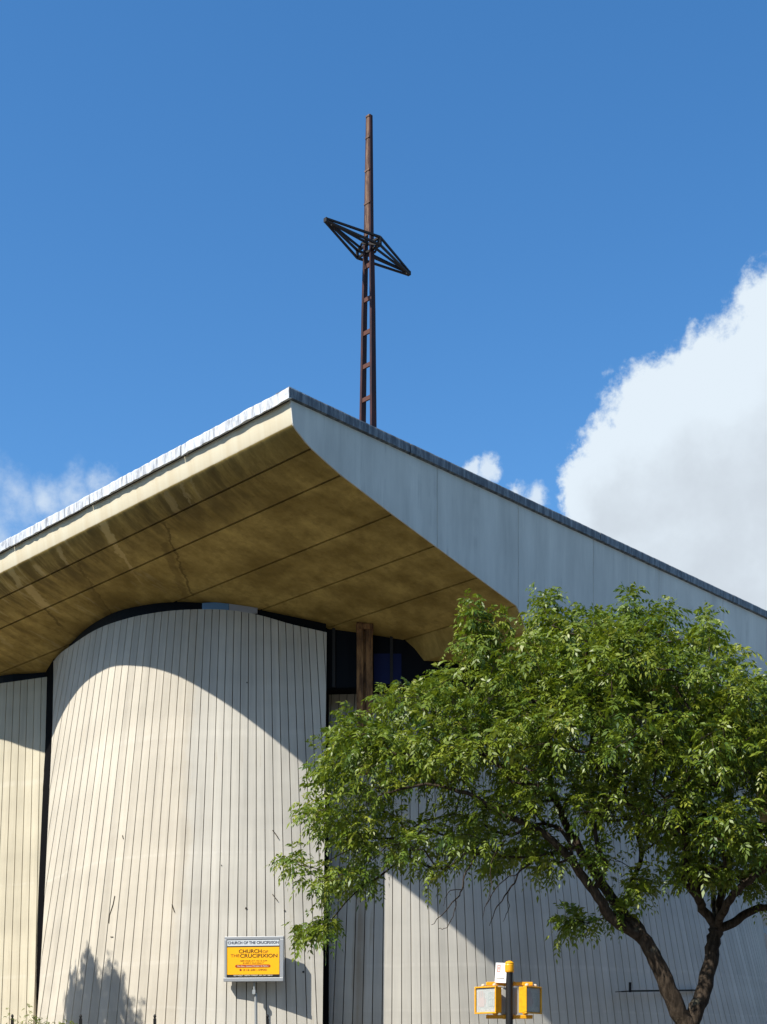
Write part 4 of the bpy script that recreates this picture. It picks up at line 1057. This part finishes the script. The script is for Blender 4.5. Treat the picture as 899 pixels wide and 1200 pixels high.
# bare dead branches hanging under the crown
dt = Tree(np.random.default_rng(3))
d1 = dt.limb([T(640, 1000, -.5), T(612, 1018, -.5), T(600, 1040, -.5), T(585, 1062, -.5), T(574, 1085, -.5)], [0.016, 0.014, 0.012, 0.009, 0.004])
d2 = dt.limb([T(560, 1000, -.9), T(545, 1030, -.9), T(538, 1050, -.9), T(522, 1068, -.9), T(506, 1084, -.9)], [0.014, 0.013, 0.011, 0.008, 0.004])
d3 = dt.limb([T(535, 1062, -.9), T(524, 1086, -.9), T(514, 1089, -.9)], [0.007, 0.006, 0.004], d2[9])
d4 = dt.limb([T(586, 1035, -.7), T(572, 1058, -.7), T(566, 1078, -.7)], [0.008, 0.006, 0.003], d1[5])
d5 = dt.limb([T(525, 1046, -.9), T(520, 1062, -.9)], [0.006, 0.003], d2[6])
d6 = dt.limb([T(596, 1068, -.4), T(590, 1080, -.4)], [0.006, 0.003], d1[9])
d7 = dt.limb([T(592, 985, -1.), T(576, 1012, -1.), T(578, 1036, -1.), T(570, 1060, -1.)], [0.011, 0.009, 0.006, 0.003])
dt.mesh('dead_branch', M_bark, tree, (root.x, root.y, 0))

# tree standing left of the view; its crown shades the foot of the curved wall
rg2 = np.random.default_rng(21)
wp = Vector((-7.35, 33.2, 3.05))
ctr_ = wp - SUN_H * 6.5 + Vector((0, 0, 6.5 * math.tan(SUN_EL)))
t2 = Tree(rg2); rt = Vector((ctr_.x + 0.2, ctr_.y, -0.02))
tk = t2.limb([rt, Vector((rt.x, rt.y, 3)), Vector((ctr_.x, ctr_.y, 6)), Vector((ctr_.x, ctr_.y, ctr_.z - 0.3))], [0.15, 0.12, 0.08, 0.03])
tips2 = []
side = Vector((SUN_H.y, -SUN_H.x, 0))
for du, dz, r, n_ in ((0, -0.4, 0.85, 130), (-0.7, 0.05, 0.32, 34), (0.10, 0.35, 0.34, 34), (0.95, 0.05, 0.36, 40), (0.4, -0.8, 0.7, 80), (-0.4, -0.9, 0.7, 80), (1.2, -0.9, 0.6, 60), (-0.9, -1.1, 0.5, 45), (-0.68, 0.4, 0.12, 8), (0.15, 0.72, 0.12, 8), (0.9, 0.42, 0.14, 8)):
    for _ in range(n_):
        q = rg2.normal(0, 1, 3); q = q / np.linalg.norm(q) * r * rg2.uniform(0, 1) ** 0.4
        tips2.append(ctr_ + side * (du * 1.35 + q[0] * 1.15) + Vector((0, 0, dz + q[2])) + SUN_H * q[1])
e2 = t2.grow(tips2, (rt.x, rt.y, 4.5))
tree2 = thing('sapling', 'slender street tree at the kerb left of the church corner, out of the photo', 'tree', (rt.x, rt.y, 0))
t2.mesh('trunk', M_bark, tree2, (rt.x, rt.y, 0)); leaves('crown', e2, t2.P, M_leaf, tree2, (rt.x, rt.y, 0), rg2, per=8)

# low shrubs at the fence
def shrub(x, Y, ytop, wid, nsh, label, seed, group=None, sparse=False):
    rg3 = np.random.default_rng(seed); b0 = at(x, 1240, Y); b0.z = 0
    zt = EYE + (HOR - ytop) * Y / FPX
    s_ = Tree(rg3); tips3 = []
    st = s_.limb([b0, b0 + Vector((0.02, 0, zt * 0.5)), b0 + Vector((0, 0, zt * 0.72))], [0.03, 0.02, 0.012])
    for _ in range(nsh):
        tips3.append(b0 + Vector((rg3.normal(0, wid * 0.5), rg3.normal(0, wid * 0.4), zt * (0.6 + 0.36 * rg3.uniform(0, 1)))))
    e3 = s_.grow(tips3, (b0.x, b0.y, zt * 0.4))
    o = thing('shrub', label, 'shrub', b0, 0, 'shrubs along the iron fence')
    s_.mesh('stem', M_bark, o, b0, 0.003); leaves('foliage', e3, s_.P, M_leaf, o, b0, rg3, per=5 if sparse else 8, leaf_len=0.13, lets=7, size=0.05, shoot=0.22)
shrub(26, 30.6, 1176, 0.42, 10, 'wispy small-leaved shrub poking above the fence left of the wall gap', 31, sparse=True)
shrub(44, 30.4, 1183, 0.35, 16, 'leafy shrub tuft right at the dark gap between the two left walls', 32)
shrub(66, 30.2, 1188, 0.38, 34, 'dense dark shrub top below the tree shadow on the curved wall', 33)
shrub(326, 29.0, 1190, 0.22, 7, 'small sparse weed top below the notice board', 34, sparse=True)
